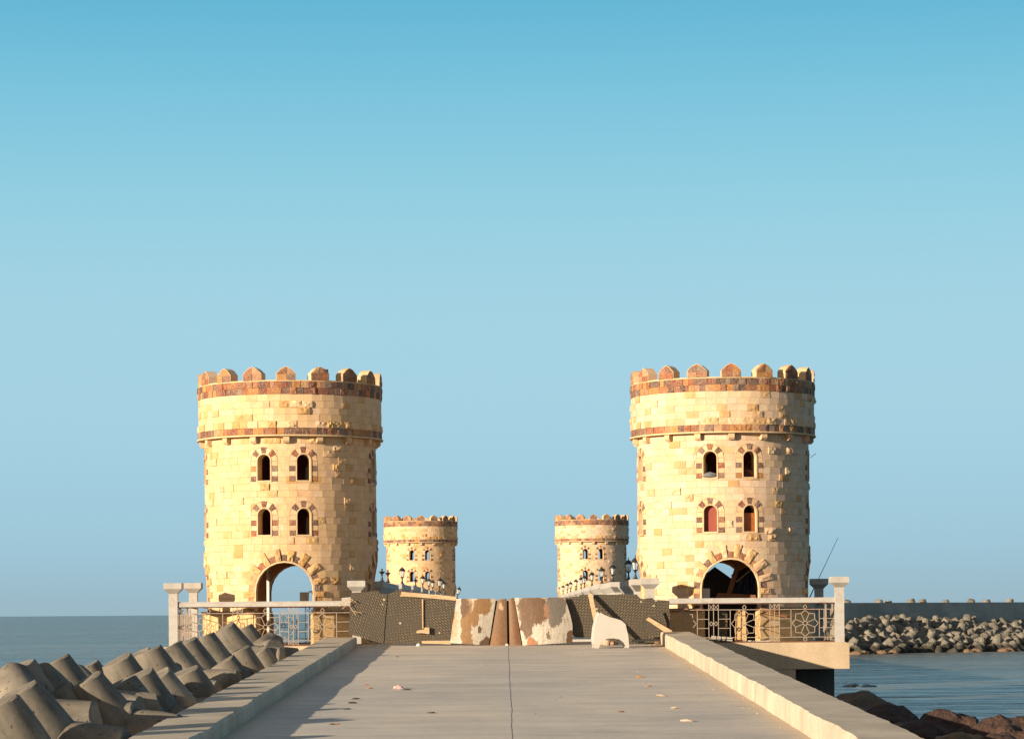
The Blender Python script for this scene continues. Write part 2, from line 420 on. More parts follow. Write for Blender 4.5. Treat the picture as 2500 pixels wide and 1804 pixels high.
def mat_sheet(name, seed, ground, blobs):
    """weathered paint: patches of their own outline (pixel ellipses turned into metres) over a ground colour"""
    m, n, l, b = mat_new(name)
    tc = N(n, 'ShaderNodeTexCoord').outputs['Object']
    n1 = noise_node(n, l, mapping(n, l, tc, (1, 1, 0.6), loc=(seed, 0, seed)), 4.0, 7, 0.68)
    streak = noise_node(n, l, mapping(n, l, tc, (7, 7, 0.5), loc=(seed, 0, 0)), 2.4, 6, 0.65)
    fine = noise_node(n, l, mapping(n, l, tc, (1, 1, 0.8), loc=(0, 0, seed)), 16.0, 6, 0.75)
    warp = N(n, 'ShaderNodeVectorMath', operation='MULTIPLY_ADD')
    l.new(n1.outputs['Color'], warp.inputs[0]); warp.inputs[1].default_value = (0.42, 0.0, 0.55); l.new(tc, warp.inputs[2])
    c = mixc(n, l, 'MIX', ramp(n, l, streak.outputs[0], [(0.35, 0.0), (0.75, 0.5)]), ground, (ground[0] * 0.75, ground[1] * 0.6, ground[2] * 0.45))
    for (px, py, rx, ry, col) in blobs:
        p = at(px, py, 74.65)
        d = N(n, 'ShaderNodeVectorMath', operation='SUBTRACT'); l.new(warp.outputs[0], d.inputs[0]); d.inputs[1].default_value = (p.x + 0.21, 0, p.z + 0.275)
        q = N(n, 'ShaderNodeVectorMath', operation='MULTIPLY'); l.new(d.outputs[0], q.inputs[0]); q.inputs[1].default_value = (87.0 / rx, 0, 87.0 / ry)
        ln_ = N(n, 'ShaderNodeVectorMath', operation='LENGTH'); l.new(q.outputs[0], ln_.inputs[0])
        add = N(n, 'ShaderNodeMath', operation='ADD'); l.new(ln_.outputs['Value'], add.inputs[0])
        sc2 = N(n, 'ShaderNodeMath', operation='MULTIPLY'); l.new(fine.outputs[0], sc2.inputs[0]); sc2.inputs[1].default_value = 0.75
        l.new(sc2.outputs[0], add.inputs[1])
        f = ramp(n, l, add.outputs[0], [(0.0, 1.0), (0.575, 1.0), (0.64, 0.0)])
        dv = N(n, 'ShaderNodeMath', operation='MULTIPLY'); l.new(add.outputs[0], dv.inputs[0]); dv.inputs[1].default_value = 0.44
        f.node.id_data.links.new(dv.outputs[0], f.node.inputs[0])
        cc = mixc(n, l, 'MIX', ramp(n, l, streak.outputs[0], [(0.35, 0.0), (0.7, 0.6)]), col, (min(1, col[0] * 1.35), min(1, col[1] * 1.35), min(1, col[2] * 1.35)))
        c = mixc(n, l, 'MIX', f, c, cc)
    runs = noise_node(n, l, mapping(n, l, tc, (9, 9, 0.7), loc=(seed * 2, 0, 3)), 1.7, 7, 0.7)
    c = mixc(n, l, 'MIX', ramp(n, l, runs.outputs[0], [(0.54, 0.0), (0.66, 0.65)]), c, (0.20, 0.10, 0.045))
    chips = noise_node(n, l, mapping(n, l, tc, (1, 1, 1), loc=(seed, 0, 7)), 9.0, 8, 0.8)
    c = mixc(n, l, 'MIX', ramp(n, l, chips.outputs[0], [(0.59, 0.0), (0.615, 0.75)]), c, (0.17, 0.12, 0.085))
    c = mixc(n, l, 'MULTIPLY', 1.0, c, ramp(n, l, fine.outputs[0], [(0.3, 0.75), (0.6, 1.05)]))
    l.new(c, b.inputs['Base Color'])
    b.inputs['Roughness'].default_value = 0.65
    bump(n, l, n1.outputs[0], 0.3, 0.03, b)
    return m
BR, RU, GY, OR, WH = (0.10, 0.055, 0.03), (0.20, 0.11, 0.045), (0.125, 0.11, 0.095), (0.26, 0.10, 0.035), (0.44, 0.41, 0.36)
M['sheet_a'] = mat_sheet('peeling_white_sheet_a', 1.3, WH, [(1140, 1530, 14, 75, RU), (1133, 1480, 9, 30, BR), (1178, 1478, 24, 22, RU), (1160, 1505, 12, 24, RU), (1184, 1567, 13, 10, BR), (1172, 1537, 5, 9, BR), (1106, 1500, 10, 60, (0.40, 0.27, 0.17))])
M['sheet_b'] = mat_sheet('peeling_white_sheet_b', 6.4, WH, [(1302, 1485, 36, 40, BR), (1288, 1525, 16, 34, BR), (1355, 1488, 22, 40, GY), (1335, 1493, 7, 16, (0.22, 0.12, 0.07)), (1298, 1568, 15, 12, OR), (1393, 1560, 9, 22, BR), (1339, 1550, 5, 7, GY), (1367, 1470, 16, 12, GY)])
M['sheet_rust'] = mat_sheet('rusty_sheet', 3.9, (0.18, 0.10, 0.05), [(1225, 1480, 8, 10, (0.36, 0.25, 0.18)), (1260, 1540, 8, 30, (0.16, 0.075, 0.035)), (1212, 1560, 9, 20, (0.18, 0.09, 0.04))])

def mat_glass():
    m, n, l, b = mat_new('lantern_glass')
    b.inputs['Base Color'].default_value = (0.75, 0.82, 0.80, 1)
    b.inputs['Roughness'].default_value = 0.12
    b.inputs['Alpha'].default_value = 0.38
    return m
M['glass'] = mat_glass()

def mat_water():
    m, n, l, b = mat_new('sea_water')
    tc = N(n, 'ShaderNodeTexCoord').outputs['Object']
    n1 = noise_node(n, l, mapping(n, l, tc, (0.6, 1.0, 1)), 1.5, 5, 0.65)
    n2 = noise_node(n, l, mapping(n, l, tc, (0.35, 1.0, 1), (0, 0, R_(8))), 0.34, 5, 0.65)
    n3 = noise_node(n, l, mapping(n, l, tc, (0.25, 1.0, 1), (0, 0, R_(-5))), 0.03, 7, 0.7)
    b1 = bump(n, l, n3.outputs[0], 1.0, 9.0, b)
    b2 = bump(n, l, n2.outputs[0], 1.0, 1.3, b, b1)
    bump(n, l, n1.outputs[0], 1.0, 0.22, b, b2)
    l.new(ramp(n, l, n3.outputs[0], [(0.38, (0.09, 0.092, 0.085)), (0.62, (0.17, 0.165, 0.145))]), b.inputs['Base Color'])
    b.inputs['Roughness'].default_value = 0.2
    b.inputs['IOR'].default_value = 1.33
    return m
M['water'] = mat_water()

# ---------------------------------------------------------------- setting: sea, causeway, deck, kerbs, platform
PLAT = EYE - 0.90          # platform level (sea = 0)
Y_PL = 75.1                # front edge of the platform
SLOPE = 0.0248
def ramp_z(y): return PLAT - SLOPE * (Y_PL - y)

def seabed():
    b = MB()
    S = 30000
    ys = [-300, 0, 40, 80, 150, 300, 800, 3000, 10000, 40000]
    xs = [-30000, -5000, -1000, -200, 0, 200, 1000, 5000, 30000]
    vs = [(x, y, 0) for y in ys for x in xs]
    nx = len(xs)
    fs = [(j * nx + i, j * nx + i + 1, (j + 1) * nx + i + 1, (j + 1) * nx + i) for j in range(len(ys) - 1) for i in range(nx - 1)]
    b.add(vs, fs)
    b.build('sea', M['water'], kind='structure')
seabed()

def wob(y, seed, amp, f=1.0):
    return amp * mnoise.noise(Vector((y * f, seed, 0.3))) + amp * 0.5 * mnoise.noise(Vector((y * f * 3.7, seed + 4, 0.8)))

def strip(name, x0f, x1f, top, bottom, y0, y1, n, mat, **kw):
    """a long ramp-following block between x0f(y) and x1f(y); top / bottom are offsets from the ramp"""
    b = MB(); vs = []
    for i in range(n + 1):
        y = y0 + (y1 - y0) * i / n
        z = ramp_z(y)
        vs += [(x0f(y), y, z + bottom), (x0f(y), y, z + top), (x1f(y), y, z + top), (x1f(y), y, z + bottom)]
    fs = []
    for i in range(n):
        a, c = i * 4, i * 4 + 4
        fs += [(a, a + 1, c + 1, c)[::-1], (a + 1, a + 2, c + 2, c + 1)[::-1], (a + 2, a + 3, c + 3, c + 2)[::-1], (a + 3, a, c, c + 3)[::-1]]
    fs += [(0, 1, 2, 3)[::-1], tuple(n * 4 + k for k in (0, 1, 2, 3))]
    b.add(vs, fs)
    return b.build(name, mat, kind='structure', **kw)

strip('causeway', lambda y: -5.02, lambda y: 5.15, -0.12, -4.0, -30, 75.0, 40, M['causeway'])
crack = lambda y: 0.11 + wob(y, 2.0, 0.02, 0.5) + wob(y, 8.0, 0.008, 3.0)
strip('deck_slab', lambda y: -4.7, lambda y: crack(y) - 0.001, 0.0, -0.13, -30, 75.05, 400, M['deck'])
strip('deck_slab', lambda y: crack(y) + 0.002, lambda y: 4.8, -0.004, -0.13, -30, 75.05, 400, M['deck'])

def kerb(xi, xo, h, seed, side):
    b = MB(); vs = []; fs = []
    n = 560; y0, y1 = -30.0, 74.55
    for i in range(n + 1):
        y = y0 + (y1 - y0) * i / n
        z = ramp_z(y)
        e = wob(y, seed, 0.045, 0.55) + wob(y, seed + 3, 0.018, 2.6)
        hz = h + wob(y, seed + 7, 0.012, 0.4)
        eo = wob(y, seed + 9, 0.035, 0.8) + wob(y, seed + 11, 0.015, 3.1)
        rag = abs(wob(y, seed + 13, 0.02, 2.0))
        vs += [(xi + e * 0.4, y, z - 0.05), (xi + e * 0.8, y, z + hz - 0.05 - rag), (xi + e + side * 0.03, y, z + hz), (xo + eo - side * 0.03, y, z + hz), (xo + eo, y, z + hz - 0.05), (xo + eo * 0.5, y, z - 0.9)]
    for i in range(n):
        a, c = i * 6, i * 6 + 6
        for k in range(5):
            q = (a + k, a + k + 1, c + k + 1, c + k)
            fs.append(q if side < 0 else q[::-1])
    fs += [tuple(range(6)), tuple(n * 6 + k for k in range(6))]
    b.add(vs, fs)
    return b.build('kerb', M['kerb'], kind='structure')
kerb(-4.13, -5.02, 0.26, 1.0, -1)
kerb(4.39, 5.24, 0.345, 21.0, 1)

def platform():
    b = MB()
    z1, z0 = PLAT, PLAT - 0.75
    xa, xb, yb = -9.70, 9.74, 81.9
    c = 0.09
    prof = [(xa + c, z1), (xa, z1 - c), (xa, z0), (xb, z0), (xb, z1 - c), (xb - c, z1)]
    vs = [(x, Y_PL, z) for x, z in prof] + [(x, yb, z) for x, z in prof]
    k = len(prof)
    fs = [tuple(range(k)), tuple(range(2 * k - 1, k - 1, -1))] + [(i, k + i, k + (i + 1) % k, (i + 1) % k) for i in range(k)]
    b.add(vs, fs)
    b.build('platform', M['beam'], kind='structure')
    b = MB(); b.box(-8.3, 8.22, Y_PL + 0.02, 81, -1.5, z0 + 0.004)
    b.build('platform_wall', M['beam'], kind='structure')
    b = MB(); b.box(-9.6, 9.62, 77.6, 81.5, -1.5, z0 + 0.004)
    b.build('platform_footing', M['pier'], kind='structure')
    b = MB(); b.box(-4.3, 4.6, 81.9, 300, 1.2, PLAT)
    b.build('bridge_deck', M['deck'], kind='structure')
    b = MB(); b.box(-12, 12, 184, 204, -1.5, PLAT - 0.01)
    b.build('far_platform', M['beam'], kind='structure')
platform()

# ---------------------------------------------------------------- 2D clipping
def clip(poly, p, q, keep_left=True):
    out = []
    m = len(poly)
    ex, ey = q[0] - p[0], q[1] - p[1]
    d = [(ex * (v[1] - p[1]) - ey * (v[0] - p[0])) * (1 if keep_left else -1) for v in poly]
    for i in range(m):
        a, b = poly[i], poly[(i + 1) % m]
        da, db = d[i], d[(i + 1) % m]
        if da >= -1e-9: out.append(a)
        if (da > 1e-9 and db < -1e-9) or (da < -1e-9 and db > 1e-9):
            t = da / (da - db)
            out.append((a[0] + (b[0] - a[0]) * t, a[1] + (b[1] - a[1]) * t))
    return out if len(out) >= 3 else []

def area(poly):
    return 0.5 * sum(poly[i][0] * poly[(i + 1) % len(poly)][1] - poly[(i + 1) % len(poly)][0] * poly[i][1] for i in range(len(poly)))

def subtract(poly, K):
    kb = (min(p[0] for p in K), max(p[0] for p in K), min(p[1] for p in K), max(p[1] for p in K))
    pb = (min(p[0] for p in poly), max(p[0] for p in poly), min(p[1] for p in poly), max(p[1] for p in poly))
    if pb[1] <= kb[0] or pb[0] >= kb[1] or pb[3] <= kb[2] or pb[2] >= kb[3]:
        return [poly]
    pieces, rest = [], poly
    for i in range(len(K)):
        p, q = K[i], K[(i + 1) % len(K)]
        outp = clip(rest, p, q, False)
        if outp and abs(area(outp)) > 1e-5: pieces.append(outp)
        rest = clip(rest, p, q, True)
        if not rest: break
    return pieces

def arch_pts(hw, zb, zs, n=12):
    pts = [(-hw, zb), (hw, zb), (hw, zs)]
    for i in range(1, n):
        t = PI * i / n
        pts.append((hw * math.cos(t), zs + hw * math.sin(t)))
    pts.append((-hw, zs))
    return pts

# ---------------------------------------------------------------- towers
CREAM = [(0.595, 0.415, 0.255), (0.60, 0.425, 0.27), (0.585, 0.40, 0.24), (0.59, 0.405, 0.245), (0.62, 0.445, 0.295)]
OCHRE = [(0.51, 0.32, 0.15), (0.48, 0.285, 0.12), (0.52, 0.335, 0.17)]
COLOURS = [(0.25, 0.07, 0.028), (0.40, 0.17, 0.045), (0.10, 0.055, 0.05), (0.16, 0.042, 0.03), (0.17, 0.125, 0.11),
           (0.44, 0.22, 0.07), (0.34, 0.18, 0.11), (0.06, 0.042, 0.045), (0.24, 0.10, 0.06), (0.16, 0.085, 0.07), (0.40, 0.25, 0.14), (0.31, 0.12, 0.05)]
DARKS = [COLOURS[k] for k in (0, 2, 3, 4, 7, 8, 9, 9, 4, 1)]
def jit(c, r, a=0.08):
    k = 1 + r.uniform(-a, a)
    return (c[0] * k, c[1] * k * (1 + r.uniform(-0.03, 0.03)), c[2] * k * (1 + r.uniform(-0.06, 0.06)))

def cylmap(u, z, r):
    return (r * math.sin(u), -r * math.cos(u), z)

def shrink(poly, g, us):
    """pull each corner in by about g metres (u is scaled by us metres per unit)"""
    cx = sum(p[0] for p in poly) / len(poly); cz = sum(p[1] for p in poly) / len(poly)
    out = []
    for p in poly:
        dx, dz = (p[0] - cx) * us, p[1] - cz
        sx = 0 if abs(dx) < 1e-6 else max(0.0, 1 - g / abs(dx))
        sz = 0 if abs(dz) < 1e-6 else max(0.0, 1 - g / abs(dz))
        out.append((cx + (p[0] - cx) * sx, cz + dz * sz))
    return out

def prism(b, poly, fm, r0, r1, col, us, gap=0.004, cham=0.007, rough=0.0, rr=None):
    if area(poly) < 0: poly = poly[::-1]
    base = shrink(poly, gap, us)
    if rough > 0 and len(poly) == 4:
        nx, nz = 4, 3
        (a, c, d, e) = base
        vs = []; idx = {}
        for j in range(nz + 1):
            for i in range(nx + 1):
                s, t = i / nx, j / nz
                u = (a[0] * (1 - s) + c[0] * s) * (1 - t) + (e[0] * (1 - s) + d[0] * s) * t
                z = (a[1] * (1 - s) + c[1] * s) * (1 - t) + (e[1] * (1 - s) + d[1] * s) * t
                edge = i in (0, nx) or j in (0, nz)
                if not edge:
                    u += rr.uniform(-0.2, 0.2) * (c[0] - a[0]) / nx; z += rr.uniform(-0.2, 0.2) * (e[1] - a[1]) / nz
                r = r1 + (rr.uniform(rough * 0.2, rough * 0.7) if edge else rr.uniform(rough * 0.35, rough * 1.3))
                idx[i, j] = len(vs); vs.append(fm(u, z, r))
        fs = []
        for j in range(nz):
            for i in range(nx):
                q = (idx[i, j], idx[i + 1, j], idx[i + 1, j + 1], idx[i, j + 1])
                fs += [(q[0], q[1], q[2]), (q[0], q[2], q[3])] if (i + j) % 2 else [(q[0], q[1], q[3]), (q[1], q[2], q[3])]
        ring = [idx[i, 0] for i in range(nx + 1)] + [idx[nx, j] for j in range(1, nz + 1)] + [idx[i, nz] for i in range(nx - 1, -1, -1)] + [idx[0, j] for j in range(nz - 1, 0, -1)]
        k = len(vs)
        cu = sum(p[0] for p in base) / 4
        ringuv = []
        for j in ring: ringuv.append(j)
        back = []
        # back ring straight behind the front ring
        for j in ring:
            x, y, z = vs[j]
            back.append(j)
        per = [(a[0] + (c[0] - a[0]) * i / nx, a[1]) for i in range(nx + 1)]
        per += [(c[0], c[1] + (d[1] - c[1]) * j / nz) for j in range(1, nz + 1)]
        per += [(d[0] + (e[0] - d[0]) * (nx - i) / nx, d[1]) for i in range(nx - 1, -1, -1)]
        per += [(e[0], a[1] + (e[1] - a[1]) * j / nz) for j in range(nz - 1, 0, -1)]
        vs += [fm(u, z, r0) for u, z in per]
        m = len(ring)
        for i in range(m):
            fs.append((ring[i], k + i, k + (i + 1) % m, ring[(i + 1) % m]))
        b.add(vs, fs, col)
        return
    m = len(base)
    if cham > 0 and m == 4:
        inn = shrink(base, cham, us)
        vs = [fm(u, z, r0) for u, z in base] + [fm(u, z, r1 - cham) for u, z in base] + [fm(u, z, r1) for u, z in inn]
        fs = [(2 * m + 0, 2 * m + 1, 2 * m + 2, 2 * m + 3)]
        for i in range(m):
            j = (i + 1) % m
            fs += [(i, j, m + j, m + i), (m + i, m + j, 2 * m + j, 2 * m + i)]
    else:
        vs = [fm(u, z, r0) for u, z in base] + [fm(u, z, r1) for u, z in base]
        fs = [tuple(range(m, 2 * m))]
        for i in range(m):
            j = (i + 1) % m
            fs.append((i, j, m + j, m + i))
        if rough > 0:
            cu = sum(p[0] for p in base) / m; cz = sum(p[1] for p in base) / m
            vs.append(fm(cu, cz, r1 + rough)); c0 = len(vs) - 1
            fs = fs[1:] + [(m + i, m + (i + 1) % m, c0) for i in range(m)]
    b.add(vs, fs, col)

H_TOP = 7.54
def tower(loc, seed, near, label, group, style=0):
    rr = random.Random(seed)
    root = empty('stone_tower', loc, label=label, cat='tower', group=group)
    tint = (1.0, 1.0, 0.97) if style == 0 else (0.98, 1.035, 1.17)
    RB, RD = 2.51, 2.68      # face of body and of the wider drum
    TH = 0.40
    view = math.atan2(-loc[0], loc[1])           # direction of the walkway's near end, as an angle round the tower
    arches = [k * PI / 2 for k in (-1, 0, 1, 2)]
    wins = [(k * PI / 2 + s * R_(13.0), zb, zs) for k in (-1, 0, 1, 2) for s in (-1, 1) for zb, zs in ((4.71, 5.26), (3.16, 3.72))]
    def key(c, pts, r):
        return [(c + math.asin(max(-1, min(1, x / r))), z) for x, z in pts]
    def wrapped(ks):
        out = []
        for k in ks:
            for d in (0, -2 * PI, 2 * PI):
                kk = [(p[0] + d, p[1]) for p in k]
                if min(p[0] for p in kk) < PI and max(p[0] for p in kk) > -PI: out.append(kk)
        return out
    AH, AS = 0.82, 1.55
    holes = lambda r: [key(c, arch_pts(AH, -0.01, AS, 16), r) for c in arches] + [key(c, arch_pts(0.19, zb, zs, 8), r) for c, zb, zs in wins]
    # --- wall core
    b = MB()
    def shell(r, flip, z0, z1, nz, ks, col):
        n = 64 if near else 40
        for i in range(n):
            for j in range(nz):
                a0, a1 = -PI + 2 * PI * i / n, -PI + 2 * PI * (i + 1) / n
                q0, q1 = z0 + (z1 - z0) * j / nz, z0 + (z1 - z0) * (j + 1) / nz
                ps = [[(a0, q0), (a1, q0), (a1, q1), (a0, q1)]]
                for k in ks:
                    ps = [x for p in ps for x in subtract(p, k)]
                for p in ps:
                    if len(p) < 3: continue
                    if area(p) < 0: p = p[::-1]
                    vs = [cylmap(u, z, r) for u, z in p]
                    f = tuple(range(len(p)))
                    b.add(vs, [f[::-1] if flip else f], col)
    ro, ri = RB - 0.022, RB - TH
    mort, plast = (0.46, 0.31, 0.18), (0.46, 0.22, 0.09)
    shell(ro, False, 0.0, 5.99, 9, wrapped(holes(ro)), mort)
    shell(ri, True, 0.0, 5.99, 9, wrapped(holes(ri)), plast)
    for ko, ki in zip(holes(RB + 0.02), holes(ri)):
        m = len(ko)
        for i in range(m):
            j = (i + 1) % m
            vs = [cylmap(*ko[i], RB + 0.02), cylmap(*ko[j], RB + 0.02), cylmap(*ki[j], ri), cylmap(*ki[i], ri)]
            b.add(vs, [(0, 3, 2, 1)], (0.52, 0.36, 0.19))
    b.build('wall', M['stone'], root)
    # --- drum core, parapet and floors
    b = MB()
    prof = [(RB - TH, 5.96), (RD + 0.05, 5.96), (RD + 0.05, 6.0), (RD - 0.02, 6.0), (RD - 0.02, H_TOP - 0.03), (RD + 0.0, H_TOP - 0.025), (RD + 0.0, H_TOP + 0.012), (RD - 0.32, H_TOP + 0.012), (RD - 0.32, 6.7), (0.001, 6.7)]
    n = 96
    vs = [cylmap(2 * PI * i / n, z, r) for r, z in prof for i in range(n)]
    fs = [(k * n + i, k * n + (i + 1) % n, (k + 1) * n + (i + 1) % n, (k + 1) * n + i) for k in range(len(prof) - 1) for i in range(n)]
    b.add(vs, fs, (0.56, 0.42, 0.25))
    b.build('parapet_wall', M['stone'], root)
    b = MB()
    for zf in (2.62, 4.45, 5.9):
        b.lathe([(RB - TH + 0.02, zf), (RB - TH + 0.02, zf + 0.12)], 32, col=(0.26, 0.10, 0.05))
    b.build('floor_slab', M['stone'], root)
    # --- plinth
    for k in range(4):
        b = MB()
        a0 = k * PI / 2 + math.asin(AH / 2.66) + 0.004; a1 = (k + 1) * PI / 2 - math.asin(AH / 2.66) - 0.004
        m = 4
        for i in range(m):
            u0, u1 = a0 + (a1 - a0) * i / m, a0 + (a1 - a0) * (i + 1) / m
            vs = [cylmap(u, z, r) for r in (2.3, 2.66) for u in (u0, u1) for z in (0.0, 0.90)]
            b.add(vs, [(4, 6, 7, 5), (1, 5, 7, 3), (0, 1, 3, 2), (0, 4, 5, 1), (2, 3, 7, 6)], (0.56, 0.38, 0.19))
        b.build('plinth', M['stone'], root)
        b = MB()
        for i in range(14):
            u0, u1 = a0 + (a1 - a0) * i / 14, a0 + (a1 - a0) * (i + 1) / 14
            prism(b, [(u0, 0.90), (u1, 0.90), (u1, 0.985), (u0, 0.985)], cylmap, 2.4, 2.71, jit(rr.choice([(0.30, 0.15, 0.08), (0.40, 0.24, 0.12), (0.22, 0.11, 0.07)]), rr), 2.7, gap=0.003, cham=0.0)
        b.build('plinth_ledge', M['cstone'], root, kind='stuff')
    # --- stones
    solo = []        # (weight, kind, MB)
    def emit(kind, ub, fn):
        mb = MB(); fn(mb)
        if mb.f: solo.append((math.cos(ub - view), kind, mb))
    keeps = wrapped([key(c, arch_pts(1.045, -0.01, AS, 14), RB) for c in arches] + [key(c, arch_pts(0.407, zb - 0.03, zs, 10), RB) for c, zb, zs in wins])
    def course(z0, z1, r, wmean, wvar, kset, palette, rough_p, kind, ochre_p=0.12):
        u = -PI + rr.uniform(0, 0.05)
        end = u + 2 * PI
        while u < end - 0.01:
            w = rr.uniform(wmean - wvar, wmean + wvar) / r
            if end - (u + w) < 0.10 / r: w = end - u
            poly = [(u, z0), (u + w, z0), (u + w, z1), (u, z1)]
            ps = [poly]
            for k in kset:
                ps = [x for p in ps for x in subtract(p, k)]
            um = u + w / 2
            if ps:
                is_r = rr.random() < rough_p
                base = rr.choice(palette)
                oc = False
                if palette is CREAM and rr.random() < ochre_p * 0.55 + (0.35 if is_r else 0):
                    base = rr.choice(OCHRE); oc = True
                col = jit(base, rr, 0.035 if palette is CREAM else 0.15)
                if palette is CREAM: col = tuple(a_ * t_ for a_, t_ in zip(col, tint))
                pr = rr.uniform(-0.002, 0.003)
                ra = (rr.uniform(0.028, 0.06) if rr.random() < 0.6 else 0.02) if is_r else (0.014 if oc else 0.0)
                if palette is not CREAM: ra = rr.choice([0, 0, 0.012, 0.02])
                if um and not (len(ps) == 1 and len(ps[0]) == 4): ra = 0
                if not near: ra *= 0.8
                kk = kind
                if kind == 'stone' and is_r and ra > 0.018: kk = 'rough_stone'
                def fn(mb, ps=ps, ra=ra, col=col, pr=pr):
                    for p in ps:
                        if abs(area(p)) * r < 0.0006: continue
                        prism(mb, p, cylmap, r - 0.05, r + pr + (0.01 if ra > 0.018 else 0), col, r, gap=0.0017 if len(ps) == 1 else 0.001, cham=0.0025 if near else 0.0, rough=ra, rr=rr)
                emit(kk, um, fn)
            u += w
    zs_ = [0.985 + (5.955 - 0.985) * i / 26 for i in range(27)]
    for i in range(26):
        course(zs_[i], zs_[i + 1], RB, 0.30, 0.09, keeps, CREAM, 0.085, 'stone')
    course(6.0, 6.195, RD, 0.20, 0.06, [], COLOURS, 0, 'coloured_stone')
    course(6.195, 6.39, RD, 0.29, 0.06, [], CREAM, 0.75, 'stone', 0.5)
    for i in range(4):
        course(6.39 + 0.19 * i, 6.58 + 0.19 * i, RD, 0.31, 0.05, [], CREAM, 0.10, 'stone', 0.10 if style == 0 else 0.2)
    course(7.15, 7.33, RD + 0.01, 0.19, 0.06, [], COLOURS, 0, 'coloured_stone')
    course(7.33, 7.51, RD + 0.01, 0.19, 0.06, [], COLOURS, 0, 'coloured_stone')
    # --- window and door surrounds
    def surround(c, hw, zb, zs, big):
        ring_o = hw + (0.045 if big else 0.035)
        mb = MB()
        path_i = arch_pts(hw, zb, zs, 12); path_o = arch_pts(ring_o, zb - (0 if big else 0.04), zs, 12)
        m = len(path_i)
        for i in range(m):
            j = (i + 1) % m
            if big and i == 0: continue
            A, B_, C_, D_ = path_i[i], path_i[j], path_o[j], path_o[i]
            f = lambda p, r: cylmap(c + math.asin(p[0] / RB), p[1], r)
            vs = [f(A, RB + 0.022), f(B_, RB + 0.022), f(C_, RB + 0.022), f(D_, RB + 0.022), f(A, RB - 0.1), f(B_, RB - 0.1), f(C_, RB - 0.05), f(D_, RB - 0.05)]
            mb.add(vs, [(0, 3, 2, 1), (0, 1, 5, 4), (3, 7, 6, 2)], (0.58, 0.42, 0.27))
        fr = ('arch_trim' if big else 'window_trim')
        solo.append((10 + math.cos(c - view), fr, mb))
        def piece(pts, col, kind, proud, rough=0.0, lab=None):
            q = [(c + math.asin(x / RB), z) for x, z in pts]
            def fn(mb):
                prism(mb, q, cylmap, RB - 0.05, RB + proud, col, RB, gap=0.003, cham=0.005 if near else 0, rough=rough, rr=rr)
            emit(kind, c, fn)
        wd = 0.18
        if not big:
            r0, r1 = ring_o, ring_o + wd
            z = zb - 0.03
            for side in (-1, 1):
                for i in range(4):
                    h = (zs - zb + 0.03) / 4
                    colr = i % 2 == 0 if style == 0 else i % 2 == 0
                    pts = [(side * r0, z + h * i), (side * r1, z + h * i), (side * r1, z + h * (i + 1)), (side * r0, z + h * (i + 1))]
                    piece(pts, jit(rr.choice(DARKS), rr, 0.15) if colr else jit(rr.choice(CREAM), rr), 'coloured_quoin' if colr else 'quoin', 0.006, rr.choice([0, 0.015]) if colr else 0)
            cuts = [0, 28, 54, 77, 103, 126, 152, 180]
            for i in range(7):
                t0, t1 = R_(cuts[i]), R_(cuts[i + 1])
                colr = i % 2 == 1
                pts = [(r0 * math.cos(t0), zs + r0 * math.sin(t0)), (r1 * math.cos(t0), zs + r1 * math.sin(t0)), (r1 * math.cos(t1), zs + r1 * math.sin(t1)), (r0 * math.cos(t1), zs + r0 * math.sin(t1))]
                piece(pts, jit(rr.choice(DARKS), rr, 0.15) if colr else jit(rr.choice(CREAM), rr), 'coloured_quoin' if colr else 'quoin', 0.006, rr.choice([0, 0.02]) if colr else 0)
        else:
            r0, r1 = ring_o, 1.045
            nA = 17
            for i in range(nA):
                t0, t1 = PI * i / nA, PI * (i + 1) / nA
                colr = i % 2 == 0
                if colr:
                    pts = [(r * math.cos(t), zs + r * math.sin(t)) for r, t in ((r0, t0), (r1, t0), (r1, t1), (r0, t1))]
                    piece(pts, jit(rr.choice(COLOURS), rr, 0.15), 'coloured_quoin', 0.006, rr.choice([0, 0.02]))
                else:
                    r2 = r1 + rr.uniform(0.13, 0.22)
                    tm = (t0 + t1) / 2; hwid = 0.075
                    cs, sn = math.cos(tm), math.sin(tm)
                    pts = [(r0 * cs + sn * hwid, zs + r0 * sn - cs * hwid), (r2 * cs + sn * hwid * 1.15, zs + r2 * sn - cs * hwid * 1.15),
                           (r2 * cs - sn * hwid * 1.15, zs + r2 * sn + cs * hwid * 1.15), (r0 * cs - sn * hwid, zs + r0 * sn + cs * hwid)]
                    piece(pts, jit(rr.choice(OCHRE if rr.random() < 0.6 else CREAM), rr), 'arch_stone', 0.02, rr.uniform(0.015, 0.05))
            for side in (-1, 1):
                zz = zs; i = 0
                while zz > 0.99:
                    h = min(0.165, zz - 0.985)
                    long_ = i % 2 == 0
                    wout = r1 + (rr.uniform(0.10, 0.2) if long_ else 0)
                    pts = [(side * r0, zz - h), (side * wout, zz - h), (side * wout, zz), (side * r0, zz)]
                    if long_:
                        piece(pts, jit(rr.choice(OCHRE), rr), 'arch_stone', 0.018, rr.uniform(0.02, 0.06))
                    else:
                        piece(pts, jit(rr.choice(COLOURS), rr, 0.15), 'coloured_quoin', 0.006)
                    zz -= h; i += 1
    for c in arches: surround(c, AH, -0.0, AS, True)
    for c, zb, zs in wins: surround(c, 0.19, zb, zs, False)
    mats = {'coloured_stone': 'cstone', 'coloured_quoin': 'cstone'}
